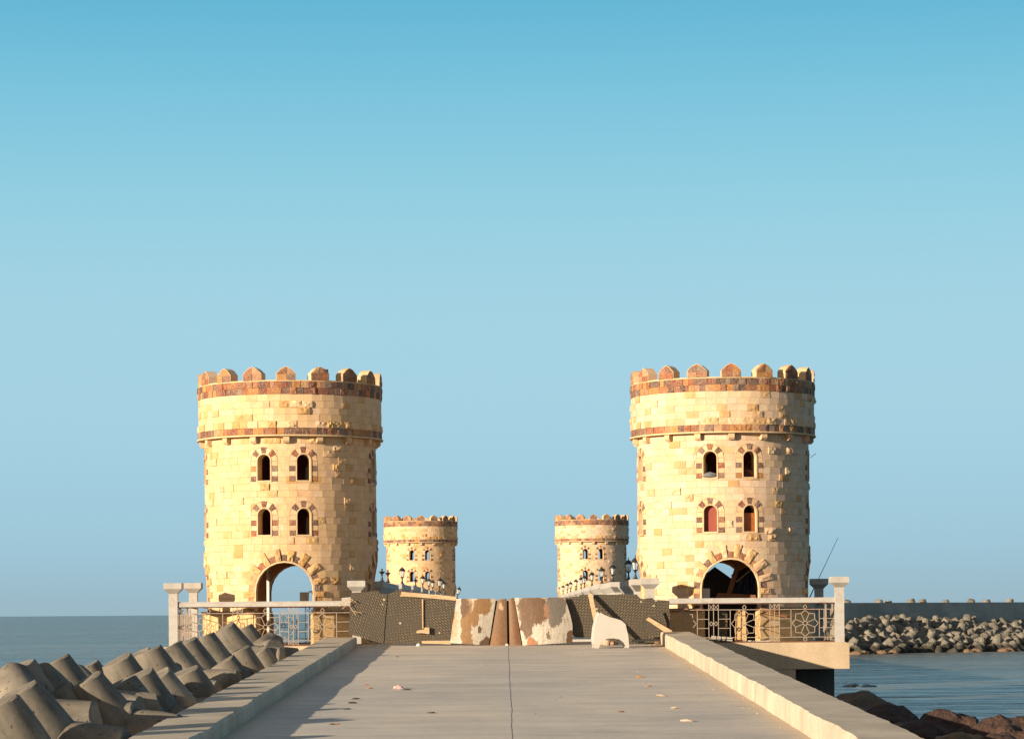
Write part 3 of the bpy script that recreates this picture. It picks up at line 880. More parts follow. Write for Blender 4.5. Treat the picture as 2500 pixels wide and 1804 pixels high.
    if near:
        kinds = {}
        for w, k, mb in solo: kinds.setdefault(k, []).append((w, mb))
        for k, lst in kinds.items():
            lst.sort(key=lambda t: -t[0])
            rest = MB()
            for i, (w, mb) in enumerate(lst):
                if i < 300 and (w > -0.2 or k.endswith('trim')):
                    mb.build(k, M[mats.get(k, 'stone')], root)
                else:
                    rest.add(mb.v, []); base = len(rest.v) - len(mb.v)
                    rest.f += [tuple(j + base for j in f) for f in mb.f]; rest.c += mb.c
            if rest.f:
                rest.build({'stone': 'stone_facing', 'coloured_stone': 'coloured_facing'}.get(k, k + '_facing'), M[mats.get(k, 'stone')], root, kind='stuff')
    else:
        for sel, nm, mt in (((lambda k: k not in mats), 'stone_facing', 'stone'), ((lambda k: k in mats), 'coloured_facing', 'cstone')):
            rest = MB()
            for w, k, mb in solo:
                if sel(k):
                    base = len(rest.v); rest.v += mb.v
                    rest.f += [tuple(j + base for j in f) for f in mb.f]; rest.c += mb.c
            rest.build(nm, M[mt], root, kind='stuff')
    # --- corbels and merlons
    NM = 17
    ph = -view * 0 + R_(2.0)
    for i in range(NM):
        c = ph + 2 * PI * i / NM + (0.0 if style == 0 else R_(-1.2))
        ca, sa = math.cos(c), math.sin(c)
        def fm(u, z, r, ca=ca, sa=sa):       # flat frame: u along the wall, r outwards
            return (r * sa + u * ca, -r * ca + u * sa, z)
        b = MB()
        w = 0.085
        prf = [(RB - 0.03, 5.955), (RB - 0.03, 5.77), (RB + 0.09, 5.77), (RB + 0.15, 5.83), (RB + 0.15, 5.955)]
        vs = [fm(s * w, z, r) for s in (-1, 1) for r, z in prf]
        k = len(prf)
        b.add(vs, [tuple(range(k))[::-1], tuple(range(k, 2 * k))] + [(j, (j + 1) % k, k + (j + 1) % k, k + j) for j in range(k)], jit(CREAM[0], rr))
        b.build('corbel', M['stone'], root)
        b = MB()
        hw = 0.275 + rr.uniform(-0.012, 0.012)
        out = [(-hw, H_TOP), (hw, H_TOP), (hw, H_TOP + 0.205), (hw * 0.46, H_TOP + 0.345), (0.0, H_TOP + 0.40), (-hw * 0.46, H_TOP + 0.345), (-hw, H_TOP + 0.205)]
        cc = jit(CREAM[i % 5], rr)
        prism(b, out, fm, RD - 0.30, RD - 0.004, cc, 1.0, gap=0.0, cham=0)
        vs = [fm(u, z, RD - 0.30) for u, z in out]
        b.add(vs, [tuple(range(len(out)))[::-1]], jit((0.4, 0.3, 0.2), rr))
        # ridge lips front and back
        me = b.build('merlon', M['stone'], root)
        inner = [(p[0] * 0.95, H_TOP + 0.0 + (p[1] - H_TOP) * 0.965) for p in out]
        split = rr.choice([0.0, 0.03, -0.05]); hz = H_TOP + rr.uniform(0.14, 0.2)
        cells = [[(-1, H_TOP), (split, H_TOP), (split, hz), (-1, hz)], [(split, H_TOP), (1, H_TOP), (1, hz), (split, hz)],
                 [(-1, hz), (split, hz), (split, 9), (-1, 9)], [(split, hz), (1, hz), (1, 9), (split, 9)]]
        allb = MB()
        for cell in cells:
            p = cell
            for j in range(len(inner)):
                p = clip(p, inner[j], inner[(j + 1) % len(inner)], True)
                if not p: break
            if not p: continue
            mb = MB()
            prism(mb, p, fm, RD - 0.02, RD + 0.006, jit(rr.choice(COLOURS[:2] + COLOURS[4:7] + COLOURS[8:]), rr, 0.15), 1.0, gap=0.003, cham=0.004, rough=rr.choice([0, 0.02]) if near else 0, rr=rr)
            if near: mb.build('facing_stone', M['cstone'], me)
            else:
                base = len(allb.v); allb.v += mb.v; allb.f += [tuple(q + base for q in f) for f in mb.f]; allb.c += mb.c
        if allb.f: allb.build('facing_stone', M['cstone'], me)
    return root

TW = 78.3
TL = tower((-6.24, TW, PLAT), 11, True, 'large round crenellated stone tower on the left, its open arch showing the sea behind', 'round stone towers')
TR = tower((6.47, TW, PLAT), 23, True, 'large round crenellated stone tower on the right with boarded windows and cluttered arch', 'round stone towers', 1)
FL = tower((-6.02, 194.0, PLAT), 31, False, 'small distant crenellated tower just right of the large left tower', 'round stone towers')
FR = tower((6.45, 194.0, PLAT), 43, False, 'small distant crenellated tower behind the street lanterns, left of the large right tower', 'round stone towers', 1)

# ---------------------------------------------------------------- posts
def post(x, y, label, w=0.125, cw=0.255, top=None, group='posts of the platform railing'):
    zt = top if top is not None else EYE + 0.955
    r = empty('railing_post', (x, y, PLAT), label=label, cat='post', group=group)
    h = zt - PLAT
    b = MB(); b.box(-w, w, -w, w, 0, h - 0.30)
    b.build('column', M['white_rust'], r)
    b = MB(); b.frustum(0, 0, h - 0.30, h - 0.165, w, w, cw, cw); b.box(-cw, cw, -cw, cw, h - 0.165, h)
    b.build('cap', M['white_conc'], r)
    return r
YR = 75.35
pA = at(423.5, 1440, YR)
post(pA.x, YR, 'white post with flared cap at the far left front corner of the railing', top=EYE + 0.90)
pB = at(490, 1440, 79.8)
post(pA.x, 80.2, 'white flared post behind the far left corner, half hidden by the left tower', top=EYE + 0.96)
pC = at(870.7, 1440, YR)
post(pC.x, YR, 'white flared post standing behind the left end of the dark barrier boards', top=EYE + 0.93)
pD = at(1586.6, 1440, YR)
post(pD.x, YR, 'white flared post left of the right tower, beside the lanterns', top=EYE + 0.94)
pE = at(2048.6, 1440, YR)
post(pE.x, YR, 'white flared post at the far right front corner of the platform', top=EYE + 0.945)
post(pE.x, 80.2, 'dark shaded flared post right of the right tower, with a fishing rod behind', top=EYE + 0.95)

# ---------------------------------------------------------------- lattice railings
def railing(x0, x1, stars, strips, loc, rz, label, rail_hi=True):
    """local x along the rail, z up from the platform; stars / strips are local x centres"""
    r = empty('railing', loc, rz, label=label, cat='railing', group='white lattice railings')
    zt = 1.12
    b = MB()
    prof = [(-0.09, zt), (-0.09, zt + 0.10), (-0.05, zt + 0.145), (0.05, zt + 0.145), (0.09, zt + 0.10), (0.09, zt)]
    k = len(prof)
    vs = [(x, y, z) for x in (x0, x1) for y, z in prof]
    b.add(vs, [tuple(range(k)), tuple(range(k, 2 * k))[::-1]] + [(j, k + j, k + (j + 1) % k, (j + 1) % k) for j in range(k)])
    b.build('top_rail', M['white_rust'], r)
    b = MB(); b.box(x0, x1, -0.03, 0.03, zt - 0.025, zt); b.build('rail_bracket', M['rust_line'], r)
    b = MB(); b.box(x0, x1, -0.03, 0.03, 0.0, 0.03); b.build('base_plate', M['rust_line'], r)
    z_u, z_l = 0.935, 0.15
    t = 0.018
    for z, nm in ((z_u, 'upper_rail'), (z_l, 'lower_rail')):
        b = MB(); b.bar((x0, 0, z), (x1, 0, z), t); b.build(nm, M['lattice'], r)
    zc = (z_u + z_l) / 2
    for sx in stars:
        b = MB()
        R1, R2, R3, rh = 0.37, 0.375, 0.295, 0.058
        tips = []
        for k in range(16):
            a = PI / 2 - k * PI / 8
            rad = R1 if k % 4 == 0 else (R2 if k % 2 == 0 else R3)
            tips.append((sx + rad * math.cos(a), 0.0, zc + rad * math.sin(a)))
        for k in range(16):
            b.bar(tips[k], tips[(k + 1) % 16], t)
            if k % 2 == 1:
                a = PI / 2 - k * PI / 8
                b.bar((sx + rh * math.cos(a), 0, zc + rh * math.sin(a)), tips[k], t * 0.9)
            a0, a1 = PI / 8 * k, PI / 8 * (k + 1)
            b.bar((sx + rh * math.cos(a0), 0, zc + rh * math.sin(a0)), (sx + rh * math.cos(a1), 0, zc + rh * math.sin(a1)), t)
        b.build('star_ornament', M['lattice'], r)
        for zz in (zc + 0.46, zc - 0.46):
            b = MB(); d = 0.055
            ps = [(sx, 0, zz - d - 0.012), (sx + d, 0, zz), (sx, 0, zz + d + 0.012), (sx - d, 0, zz)]
            for k in range(4): b.bar(ps[k], ps[(k + 1) % 4], t)
            b.build('diamond', M['lattice'], r)
        for s in (-1, 1):
            b = MB(); b.bar((sx + s * 0.40, 0, z_l), (sx + s * 0.40, 0, z_u), t); b.build('baluster', M['lattice'], r)
    for sx in strips:
        b = MB()
        for d in (-0.135, 0, 0.135):
            b.bar((sx + d, 0, 0.02), (sx + d, 0, zt - 0.02), t)
        for za, zb in ((z_u, zt - 0.03), (0.02, z_l)):
            for d in (-0.135, 0):
                b.bar((sx + d, 0.004, za), (sx + d + 0.135, 0.004, zb), t * 0.75); b.bar((sx + d, -0.004, zb), (sx + d + 0.135, -0.004, za), t * 0.75)
        b.build('lattice_strip', M['lattice'], r)
        b = MB()
        for d in (-0.067, 0.067):
            ps = [(sx + d, 0, zc - 0.06), (sx + d + 0.05, 0, zc), (sx + d, 0, zc + 0.06), (sx + d - 0.05, 0, zc)]
            for k in range(4): b.bar(ps[k], ps[(k + 1) % 4], t)
        b.build('diamond_pair', M['lattice'], r)
    ends = sorted([(s - 0.135, s + 0.135) for s in strips] + [(s - 0.40, s + 0.40) for s in stars])
    prev = x0
    for e0, e1 in ends + [(x1, x1)]:
        if e0 - prev > 0.05:
            for zz in (zc + 0.13, zc - 0.13):
                b = MB(); b.bar((prev, 0, zz), (e0, 0, zz), t * 0.9); b.build('crossbar', M['lattice'], r)
        prev = e1
    return r

k_ = YR / F
xA = pA.x + 0.125
def lx(px): return (px - CX) * k_
railing(xA, lx(858), [lx(509), lx(647.8), lx(787)], [lx(439), lx(580), lx(716)], (0, YR, PLAT), 0, 'white lattice railing in front of the left tower')
railing(lx(1632), pE.x - 0.125, [lx(1667.7), lx(1817.2), lx(1965.5)], [lx(1742), lx(1891)], (0, YR, PLAT), 0, 'white star patterned railing in front of the right tower')
railing(0.12, 4.8, [0.8, 2.4, 4.0], [1.6, 3.2], (pA.x, YR, PLAT), PI / 2, 'rusty side railing running back from the far left post')
railing(0.12, 4.8, [0.8, 2.4, 4.0], [1.6, 3.2], (pE.x, YR, PLAT), PI / 2, 'shaded side railing running back from the far right post')
railing(-9.2, -4.3, [-8.45, -6.75, -5.1], [-7.6, -5.95], (0, 81.6, PLAT), 0, 'rear railing seen through the open arch of the left tower')
railing(4.6, 9.3, [5.3, 6.9, 8.5], [6.1, 7.7], (0, 81.6, PLAT), 0, 'rear railing behind the right tower')

# ---------------------------------------------------------------- bridge parapets
def parapet(x, y0, y1, zt, label, w=0.14, cw=0.30):
    yc, L = (y0 + y1) / 2, (y1 - y0) / 2
    r = empty('parapet', (x, yc, PLAT), label=label, cat='parapet', group='flared concrete parapets along the bridge')
    h = zt - PLAT
    b = MB(); b.box(-w, w, -L + 0.4, L - 0.4, -0.05, h - 0.38); b.build('wall', M['white_conc'], r)
    b = MB(); b.frustum(0, 0, h - 0.38, h - 0.18, w, L - 0.4, cw, L); b.box(-cw, cw, -L, L, h - 0.18, h); b.build('coping', M['white_conc'], r)
ptop = lambda y: EYE + 1.0 + min(0.18, max(0, (y - 82) * 0.006))
names = ['nearest', 'second', 'third', 'fourth', 'fifth', 'sixth', 'seventh', 'eighth', 'ninth', 'tenth', 'eleventh', 'twelfth', 'thirteenth', 'fourteenth']
right_seg = [(82.0, 91.7), (97.8, 109), (110, 121.6), (122.6, 133.7), (135, 147), (148, 160), (161, 173), (174, 186)]
left_seg = [(83.2, 96.0), (99, 109), (111.5, 122), (124, 134), (136, 147), (148, 160), (161, 173), (174, 186)]
XR, XL = 4.23, -4.08
for i, (a, c) in enumerate(right_seg):
    parapet(XR, a, c, ptop(a), '%s flared parapet block on the right side of the bridge, under the lanterns' % names[i])
for i, (a, c) in enumerate(left_seg):
    parapet(XL, a, c, ptop(a) - (0.0 if i else 0.0), '%s flared parapet block on the left side of the bridge' % names[i])

# ---------------------------------------------------------------- lanterns
def lamp_parts(root, full=True):
    b = MB(); b.lathe([(0.095, 0), (0.09, 0.02), (0.055, 0.05), (0.04, 0.11), (0.028, 0.16), (0.022, 0.20), (0.04, 0.215), (0.022, 0.23)], 12); b.build('base', M['black_iron'], root, smooth=False)
    b = MB(); b.lathe([(0.02, 0.225), (0.04, 0.25), (0.075, 0.285), (0.08, 0.30)] if full else [(0.02, 0.225), (0.03, 0.25), (0.10, 0.33), (0.125, 0.345), (0.05, 0.34), (0.03, 0.36), (0.035, 0.44)], 12); b.build('cup', M['black_iron'], root)
    if not full: return
    b = MB(); b.lathe([(0.070, 0.30), (0.112, 0.53)], 6); b.build('glass', M['glass'], root)
    b = MB()
    for i in range(6):
        t = 2 * PI * i / 6
        b.tube((0.074 * math.cos(t), 0.074 * math.sin(t), 0.295), (0.118 * math.cos(t), 0.118 * math.sin(t), 0.535), 0.008, n=4)
    b.build('frame', M['black_iron'], root)
    b = MB(); b.lathe([(0.02, 0.31), (0.028, 0.40), (0.012, 0.46)], 8); b.build('bulb', M['white_metal'], root)
    b = MB(); b.lathe([(0.135, 0.525), (0.138, 0.54), (0.12, 0.565), (0.085, 0.62), (0.045, 0.655), (0.02, 0.665)], 12); b.build('roof', M['black_iron'], root)
    b = MB(); b.lathe([(0.012, 0.66), (0.02, 0.68), (0.008, 0.70), (0.015, 0.715), (0.004, 0.765)], 8); b.build('finial', M['black_iron'], root)

lamp0 = empty('lantern'); lamp_parts(lamp0); used = [False]
stub0 = empty('lantern'); lamp_parts(stub0, False); used_s = [False]
def place(kind, x, y, z, label, tilt=0.0, sc_=1.0):
    proto, fl = (lamp0, used) if kind else (stub0, used_s)
    o = proto if not fl[0] else copy_tree(proto)
    fl[0] = True
    o.location = (x, y, z); o.rotation_euler = (0, tilt, rnd.uniform(0, 1)); o.scale = (sc_,) * 3
    tag(o, label, 'lantern', 'black lanterns along the bridge parapets')
xs_r = [1551.8, 1535, 1496.6, 1470, 1445.8, 1427.2, 1419.2, 1406.7, 1393.5, 1385.4, 1375.2, 1367.9]
XLR = 4.1
lab_r = ['tallest black lantern beside the right tower, rightmost of the right row', 'black lantern standing just left of the tallest one on the same parapet',
         'third lantern from the right tower, against the shaded side of the far tower', 'fourth lantern in the right row, before the far tower\'s right lower window',
         'fifth lantern in the right row, between the far tower\'s two lower windows', 'sixth lantern in the right row, touching the seventh below the far tower\'s left window',
         'seventh lantern in the right row, overlapped by the sixth', 'eighth lantern in the right row, standing alone under the far tower\'s left side',
         'ninth lantern in the right row, right one of a small pair', 'tenth lantern in the right row, left one of a small pair',
         'eleventh lantern in the right row, right one of the smallest pair', 'smallest and leftmost lantern of the right row']
for px, lb in zip(xs_r, lab_r):
    y = XLR * F / (px - CX)
    place(True, XLR, y, ptop(min(y, 120)) - (0.0), lb)
XLL = -4.0
left_l = [(933, 0), (947.7, 0), (982.5, 1), (1015, 0), (1032.5, 1), (1047.5, 1), (1057, 1), (1072, 2), (1084.7, 2), (1097.5, 2), (1107, 2), (1115, 2)]
lab_l = ['headless lantern base on the dark parapet, leftmost by the left tower', 'second headless lantern base on the dark parapet by the left tower',
         'large glass lantern in front of the far left tower\'s left edge', 'headless lantern base below the far tower\'s lower left window',
         'glass lantern below the gap of the far left tower\'s lower windows', 'glass lantern before the far left tower\'s lower right window', 'half hidden glass lantern next right of the one by the lower right window',
         'tilted dark lantern, first of the leaning ones on the left row', 'tilted dark lantern, second of the leaning ones on the left row',
         'tilted dark lantern, third of the leaning ones on the left row', 'tilted dark lantern, fourth of the leaning ones on the left row', 'last leaning lantern at the right end of the left row']
for i, ((px, kd), lb) in enumerate(zip(left_l, lab_l)):
    y = XLL * F / (px - CX)
    if kd == 2:
        y = min(y, 190 + i)
        q = at(px, [1446, 1450, 1454, 1458, 1462][i - 7], y)
        place(True, q.x, y, q.z, lb, tilt=[0.1, -0.15, 0.5, -0.2, 0.25][i - 7], sc_=1.35)
    else:
        place(kd == 1, XLL, y, ptop(min(y, 120)), lb)

# ---------------------------------------------------------------- barrier of boards and sheets
def rag(pts, step, amp, seed, closed=True):
    """roughen an outline (pixel units)"""
    out = []
    m = len(pts)
    for i in range(m):
        a, c = pts[i], pts[(i + 1) % m]
        d = math.hypot(c[0] - a[0], c[1] - a[1])
        k = max(1, int(d / step))
        for j in range(k):
            t = j / k
            am = amp if j else amp * 0.3
            out.append((a[0] + (c[0] - a[0]) * t + am * mnoise.noise(Vector((a[0] + j * 3.1, a[1], seed))) * 1.5,
                        a[1] + (c[1] - a[1]) * t + am * mnoise.noise(Vector((a[0], a[1] + j * 2.7, seed + 9))) * 1.5))
    return out

def board(name, pts, Y, thick, mat, label, cat, group=None, ragged=(0, 0), lean=0.0, parent=None, ybase=1572):
    if ragged[0]: pts = rag(pts, ragged[0], ragged[1], Y * 7.7 + pts[0][0])
    b = MB()
    fr = []
    for (x, y) in pts:
        yy = Y + lean * (ybase - y) / 86.0
        fr.append(at(x, y, yy))
    m = len(fr)
    if sum(fr[i].x * fr[(i + 1) % m].z - fr[(i + 1) % m].x * fr[i].z for i in range(m)) < 0: fr.reverse()
    vs = [tuple(p) for p in fr] + [(p.x, p.y + thick, p.z) for p in fr]
    fs = [tuple(range(m)), tuple(range(2 * m - 1, m - 1, -1))] + [(i, m + i, m + (i + 1) % m, (i + 1) % m) for i in range(m)]
    b.add(vs, fs)
    return b.build(name, mat, parent, label=label, cat=cat, group=group)

GB = 'boards barricading the end of the walkway'
Y0 = 74.78
board('barrier_board', [(857, 1447), (922, 1442.5), (929, 1448), (945, 1450), (936.5, 1570), (905, 1566), (880, 1554), (850, 1548)], Y0, 0.02, M['panel_a'], 'dark embossed board at the left end of the barrier, touching the lattice railing', 'board', GB, (9, 1.2))
board('barrier_board', [(945.5, 1450), (955, 1447), (966, 1441), (985, 1441), (1000, 1446), (1035, 1460), (1035, 1570), (935, 1571)], Y0 + 0.02, 0.02, M['panel_b'], 'wide dark embossed board, second from the left in the barrier', 'board', GB, (9, 1.2))
board('barrier_board', [(1032.5, 1459), (1114, 1464), (1104, 1520), (1097, 1567), (1033, 1568)], Y0, 0.02, M['panel_b'], 'dark embossed board third from the left, with a wood block at its foot', 'board', GB, (9, 1.2))
board('wooden_batten', [(979, 1444), (1000, 1446), (1050, 1450), (1115, 1456), (1112, 1465.5), (1050, 1460), (980, 1455)], Y0 - 0.08, 0.06, M['wood'], 'long pale wooden batten along the top of the left barrier boards', 'batten', None, (14, 0.7))
board('wooden_batten', [(1030, 1462), (1033, 1462), (1033.5, 1534), (1031, 1534)], Y0 - 0.05, 0.04, M['wood'], 'thin upright pale batten over the joint of two dark boards', 'batten')
board('wood_block', [(1016, 1541), (1021, 1538), (1035, 1536), (1037, 1531), (1048, 1531.5), (1048, 1547), (1030, 1545), (1017, 1545)], Y0 - 0.13, 0.12, M['wood'], 'small broken block of pale wood at the foot of the upright batten', 'wood block')
board('timber_sill', [(1030, 1564), (1100, 1563), (1100, 1572), (1030, 1570)], Y0 - 0.1, 0.09, M['wood'], 'pale timber lying under the third dark board', 'timber')
board('timber_sill', [(834, 1459), (858, 1457), (858, 1466), (834, 1467)], Y0 + 0.1, 0.09, M['white_conc'], 'short white timber end sticking out left of the barrier', 'timber')

def sheet(pl, pr, Y, bulge, mat, label, n=16, thick=0.035, name='metal_sheet'):
    """lofted sheet between a left and a right edge (top to bottom pixel lists)"""
    m = len(pl)
    b = MB(); V = []
    for j in range(m):
        row = []
        for i in range(n + 1):
            s = i / n
            x = pl[j][0] * (1 - s) + pr[j][0] * s; y = pl[j][1] * (1 - s) + pr[j][1] * s
            if j == 0: y += 0.9 * mnoise.noise(Vector((x * 0.3, Y, 1.0)))
            yy = Y - bulge * math.sin(PI * s) * (0.6 + 0.4 * j / (m - 1)) - 0.10 * (j / (m - 1))
            row.append(at(x, y, yy))
        V.append(row)
    vs = [tuple(p) for row in V for p in row]
    k = len(vs)
    vs += [(p.x, p.y + thick, p.z) for row in V for p in row]
    w = n + 1
    fs = []
    for j in range(m - 1):
        for i in range(n):
            a = j * w + i
            fs.append((a, a + w, a + w + 1, a + 1)); fs.append((k + a, k + a + 1, k + a + w + 1, k + a + w))
    per = [i for i in range(w)] + [j * w + n for j in range(1, m)] + [(m - 1) * w + i for i in range(n - 1, -1, -1)] + [j * w for j in range(m - 2, 0, -1)]
    for q in range(len(per)):
        a, c = per[q], per[(q + 1) % len(per)]
        fs.append((a, c, k + c, k + a))
    b.add(vs, fs)
    return b.build(name, mat, smooth=False, label=label, cat='metal sheet', group='rusty sheets closing the walkway')
def ln(p, q, ts, off=None):
    return [(p[0] + (q[0] - p[0]) * t + (off[i] if off else 0), p[1] + (q[1] - p[1]) * t) for i, t in enumerate(ts)]
T5 = [0, 0.2, 0.4, 0.6, 0.8, 1.0]
sheet(ln((1114, 1461), (1099, 1569), T5, [0, 1, 1, -1, 0, 0]), ln((1211, 1461), (1193, 1575), T5), Y0 - 0.10, 0.10, M['sheet_a'], 'wide curved sheet with white and rust streaks, left of the narrow rusty one')
sheet(ln((1215, 1463), (1196, 1575), T5), ln((1237, 1461), (1238.5, 1575), T5), Y0 - 0.12, 0.03, M['sheet_rust'], 'narrow rusty brown sheet left of the dark gap', 6)
sheet(ln((1242, 1461), (1244, 1575), T5), ln((1255, 1458.5), (1273.5, 1575), T5), Y0 - 0.12, 0.03, M['sheet_rust'], 'narrow rusty brown sheet right of the dark gap', 6)
sheet(ln((1256, 1459), (1276, 1575), T5), ln((1378, 1458), (1397, 1568), T5, [0, 4, 7, 8, 5, 0]), Y0 - 0.16, 0.16, M['sheet_b'], 'widest curved sheet with large brown and white patches, right of the dark gap')
board('barrier_board', [(1202, 1466), (1268, 1466), (1290, 1573), (1180, 1573)], Y0 + 0.06, 0.02, M['dark_board'], 'added black backing that darkens the gap between the narrow rusty sheets', 'board')  # black backing added behind the sheets so the gaps read dark instead of sky

board('barrier_board', [(1379, 1458), (1413, 1456), (1416, 1451), (1446, 1451), (1452, 1500), (1455, 1556), (1404, 1555), (1397, 1548), (1391, 1500)], Y0 + 0.03, 0.02, M['panel_c'], 'dark embossed board right of the widest white and brown sheet', 'board', GB, (9, 1.2))
board('barrier_board', [(1448, 1451), (1554, 1450), (1563, 1460), (1600, 1463), (1634.5, 1466), (1635, 1495), (1622, 1497), (1621, 1530), (1605, 1568), (1545, 1569), (1456, 1566)], Y0 + 0.05, 0.02, M['panel_c'], 'largest dark embossed board behind the white chair, at the right end of the barrier', 'board', GB, (9, 1.4))
board('barrier_board', [(1572, 1502.6), (1617, 1492), (1629, 1527), (1609, 1555), (1584, 1556)], Y0 - 0.12, 0.02, M['panel_b'], 'small tilted square of dark embossed board by the right kerb', 'board', GB, (9, 0.8))
board('wooden_plank', [(1577, 1512), (1584, 1506), (1641, 1539), (1638, 1543), (1622, 1542)], Y0 - 0.2, 0.05, M['wood'], 'pale plank lying slanted across the small square board', 'plank')
board('barrier_board', [(1617, 1496), (1636, 1494), (1634, 1532), (1629, 1533)], Y0 - 0.02, 0.02, M['panel_a'], 'tiny dark board scrap between the small square board and the lattice railing', 'board', GB)

def beam(name, p, q, w, d, mat, label, cat, parent=None):
    """rectangular timber from p to q; w across the view, d deep"""
    p, q = Vector(p), Vector(q)
    ax = (q - p).normalized(); s = ax.cross(Vector((0, 1, 0))).normalized(); t = s.cross(ax)
    vs = [c + s * a * w / 2 + t * e * d / 2 for c in (p, q) for a, e in ((-1, -1), (1, -1), (1, 1), (-1, 1))]
    b = MB(); b.add(vs, [(3, 2, 1, 0), (4, 5, 6, 7), (0, 1, 5, 4), (1, 2, 6, 5), (2, 3, 7, 6), (3, 0, 4, 7)])
    return b.build(name, mat, parent, label=label, cat=cat)
pt = at(1441, 1451, Y0 - 0.06)
foot = Vector((pt.x + 0.24, 73.45, ramp_z(73.45) + 0.02))
beam('wooden_plank', pt, foot, 0.12, 0.05, M['wood'], 'pale plank leaning on the big dark board behind the white chair', 'plank')

# ---------------------------------------------------------------- white chair (seen from its side)
def chair():
    r = empty('chair', (0, 0, 0), label='white plastic tub chair standing side on before the dark boards', cat='chair')
    def side(Y, dx, nm):
        o = [(1463, 1499), (1459, 1503), (1452, 1530), (1449, 1560), (1452, 1582), (1462, 1582), (1466, 1571), (1472, 1563), (1481, 1558.5), (1497, 1557.5), (1512, 1560), (1522, 1568), (1528, 1578), (1531, 1581.5), (1536, 1580.5),
             (1534, 1553), (1527, 1523), (1517, 1514), (1505, 1510), (1489, 1506), (1475, 1500), (1466, 1494.5)]
        b = MB()
        fr = [at(x, y, 71.75) for x, y in o]
        fr = [Vector((p.x + dx, Y, p.z)) for p in fr]
        fr.reverse()
        m = len(fr)
        if sum(fr[i].x * fr[(i + 1) % m].z - fr[(i + 1) % m].x * fr[i].z for i in range(m)) < 0: fr.reverse()
        vs = [tuple(p) for p in fr] + [(p.x, p.y + 0.02, p.z) for p in fr]
        b.add(vs, [tuple(range(m)), tuple(range(2 * m - 1, m - 1, -1))] + [(i, m + i, m + (i + 1) % m, (i + 1) % m) for i in range(m)])
        b.build(nm, M['white_plastic'], r)
    side(71.72, 0, 'side_panel'); side(72.24, -0.05, 'side_panel')
    b = MB()
    a0, a1, a2, a3 = (at(x, y, 71.75) for x, y in ((1463, 1497), (1452, 1530), (1449, 1560), (1451, 1572)))
    rows = [a0, a1, a2, a3]
    vs = []
    for p in rows:
        for k in range(5):
            s = k / 4
            vs.append((p.x - 0.05 * s - 0.03 * math.sin(PI * s), 71.74 + 0.5 * s, p.z + 0.05 * math.sin(PI * s) * (p is a0)))
    fs = [(j * 5 + i, j * 5 + i + 1, (j + 1) * 5 + i + 1, (j + 1) * 5 + i) for j in range(3) for i in range(4)]
    b.add(vs, fs); o = b.build('backrest', M['white_plastic'], r)
    md = o.modifiers.new('thickness', 'SOLIDIFY'); md.thickness = 0.015
    s0, s1 = at(1452, 1548, 71.75), at(1533, 1546, 71.75)
    b = MB(); b.box(s0.x, s1.x, 71.75, 72.22, s0.z - 0.02, s0.z); b.build('seat', M['white_plastic'], r)
    return r
chair()

# ---------------------------------------------------------------- litter and rubble
def lump(name, loc, size, mat, label, cat, seed, group=None, flat=1.0, col=(1, 1, 1), sub=2):
    import bmesh
    bm = bmesh.new(); bmesh.ops.create_icosphere(bm, subdivisions=sub, radius=1.0)
    for v in bm.verts:
        n1 = mnoise.noise(v.co * 1.1 + Vector((seed, 0, 0))); n2 = mnoise.noise(v.co * 2.7 + Vector((0, seed, 0)))
        n3 = mnoise.noise(v.co * 6.5 + Vector((0, 0, seed))) if sub > 2 else 0
        v.co *= 1 + 0.42 * n1 + 0.26 * n2 + 0.10 * abs(n3)
        v.co = Vector((v.co.x * size[0], v.co.y * size[1], v.co.z * size[2] * flat))
    me = bpy.data.meshes.new(name); bm.to_mesh(me); bm.free()
    me.materials.append(mat)
    ca = me.color_attributes.new(name='Col', type='FLOAT_COLOR', domain='CORNER')
    ca.data.foreach_set('color', (col[0], col[1], col[2], 1.0) * len(me.loops))
    o = bpy.data.objects.new(name, me); o.location = loc; link(o)
    return tag(o, label, cat, group)

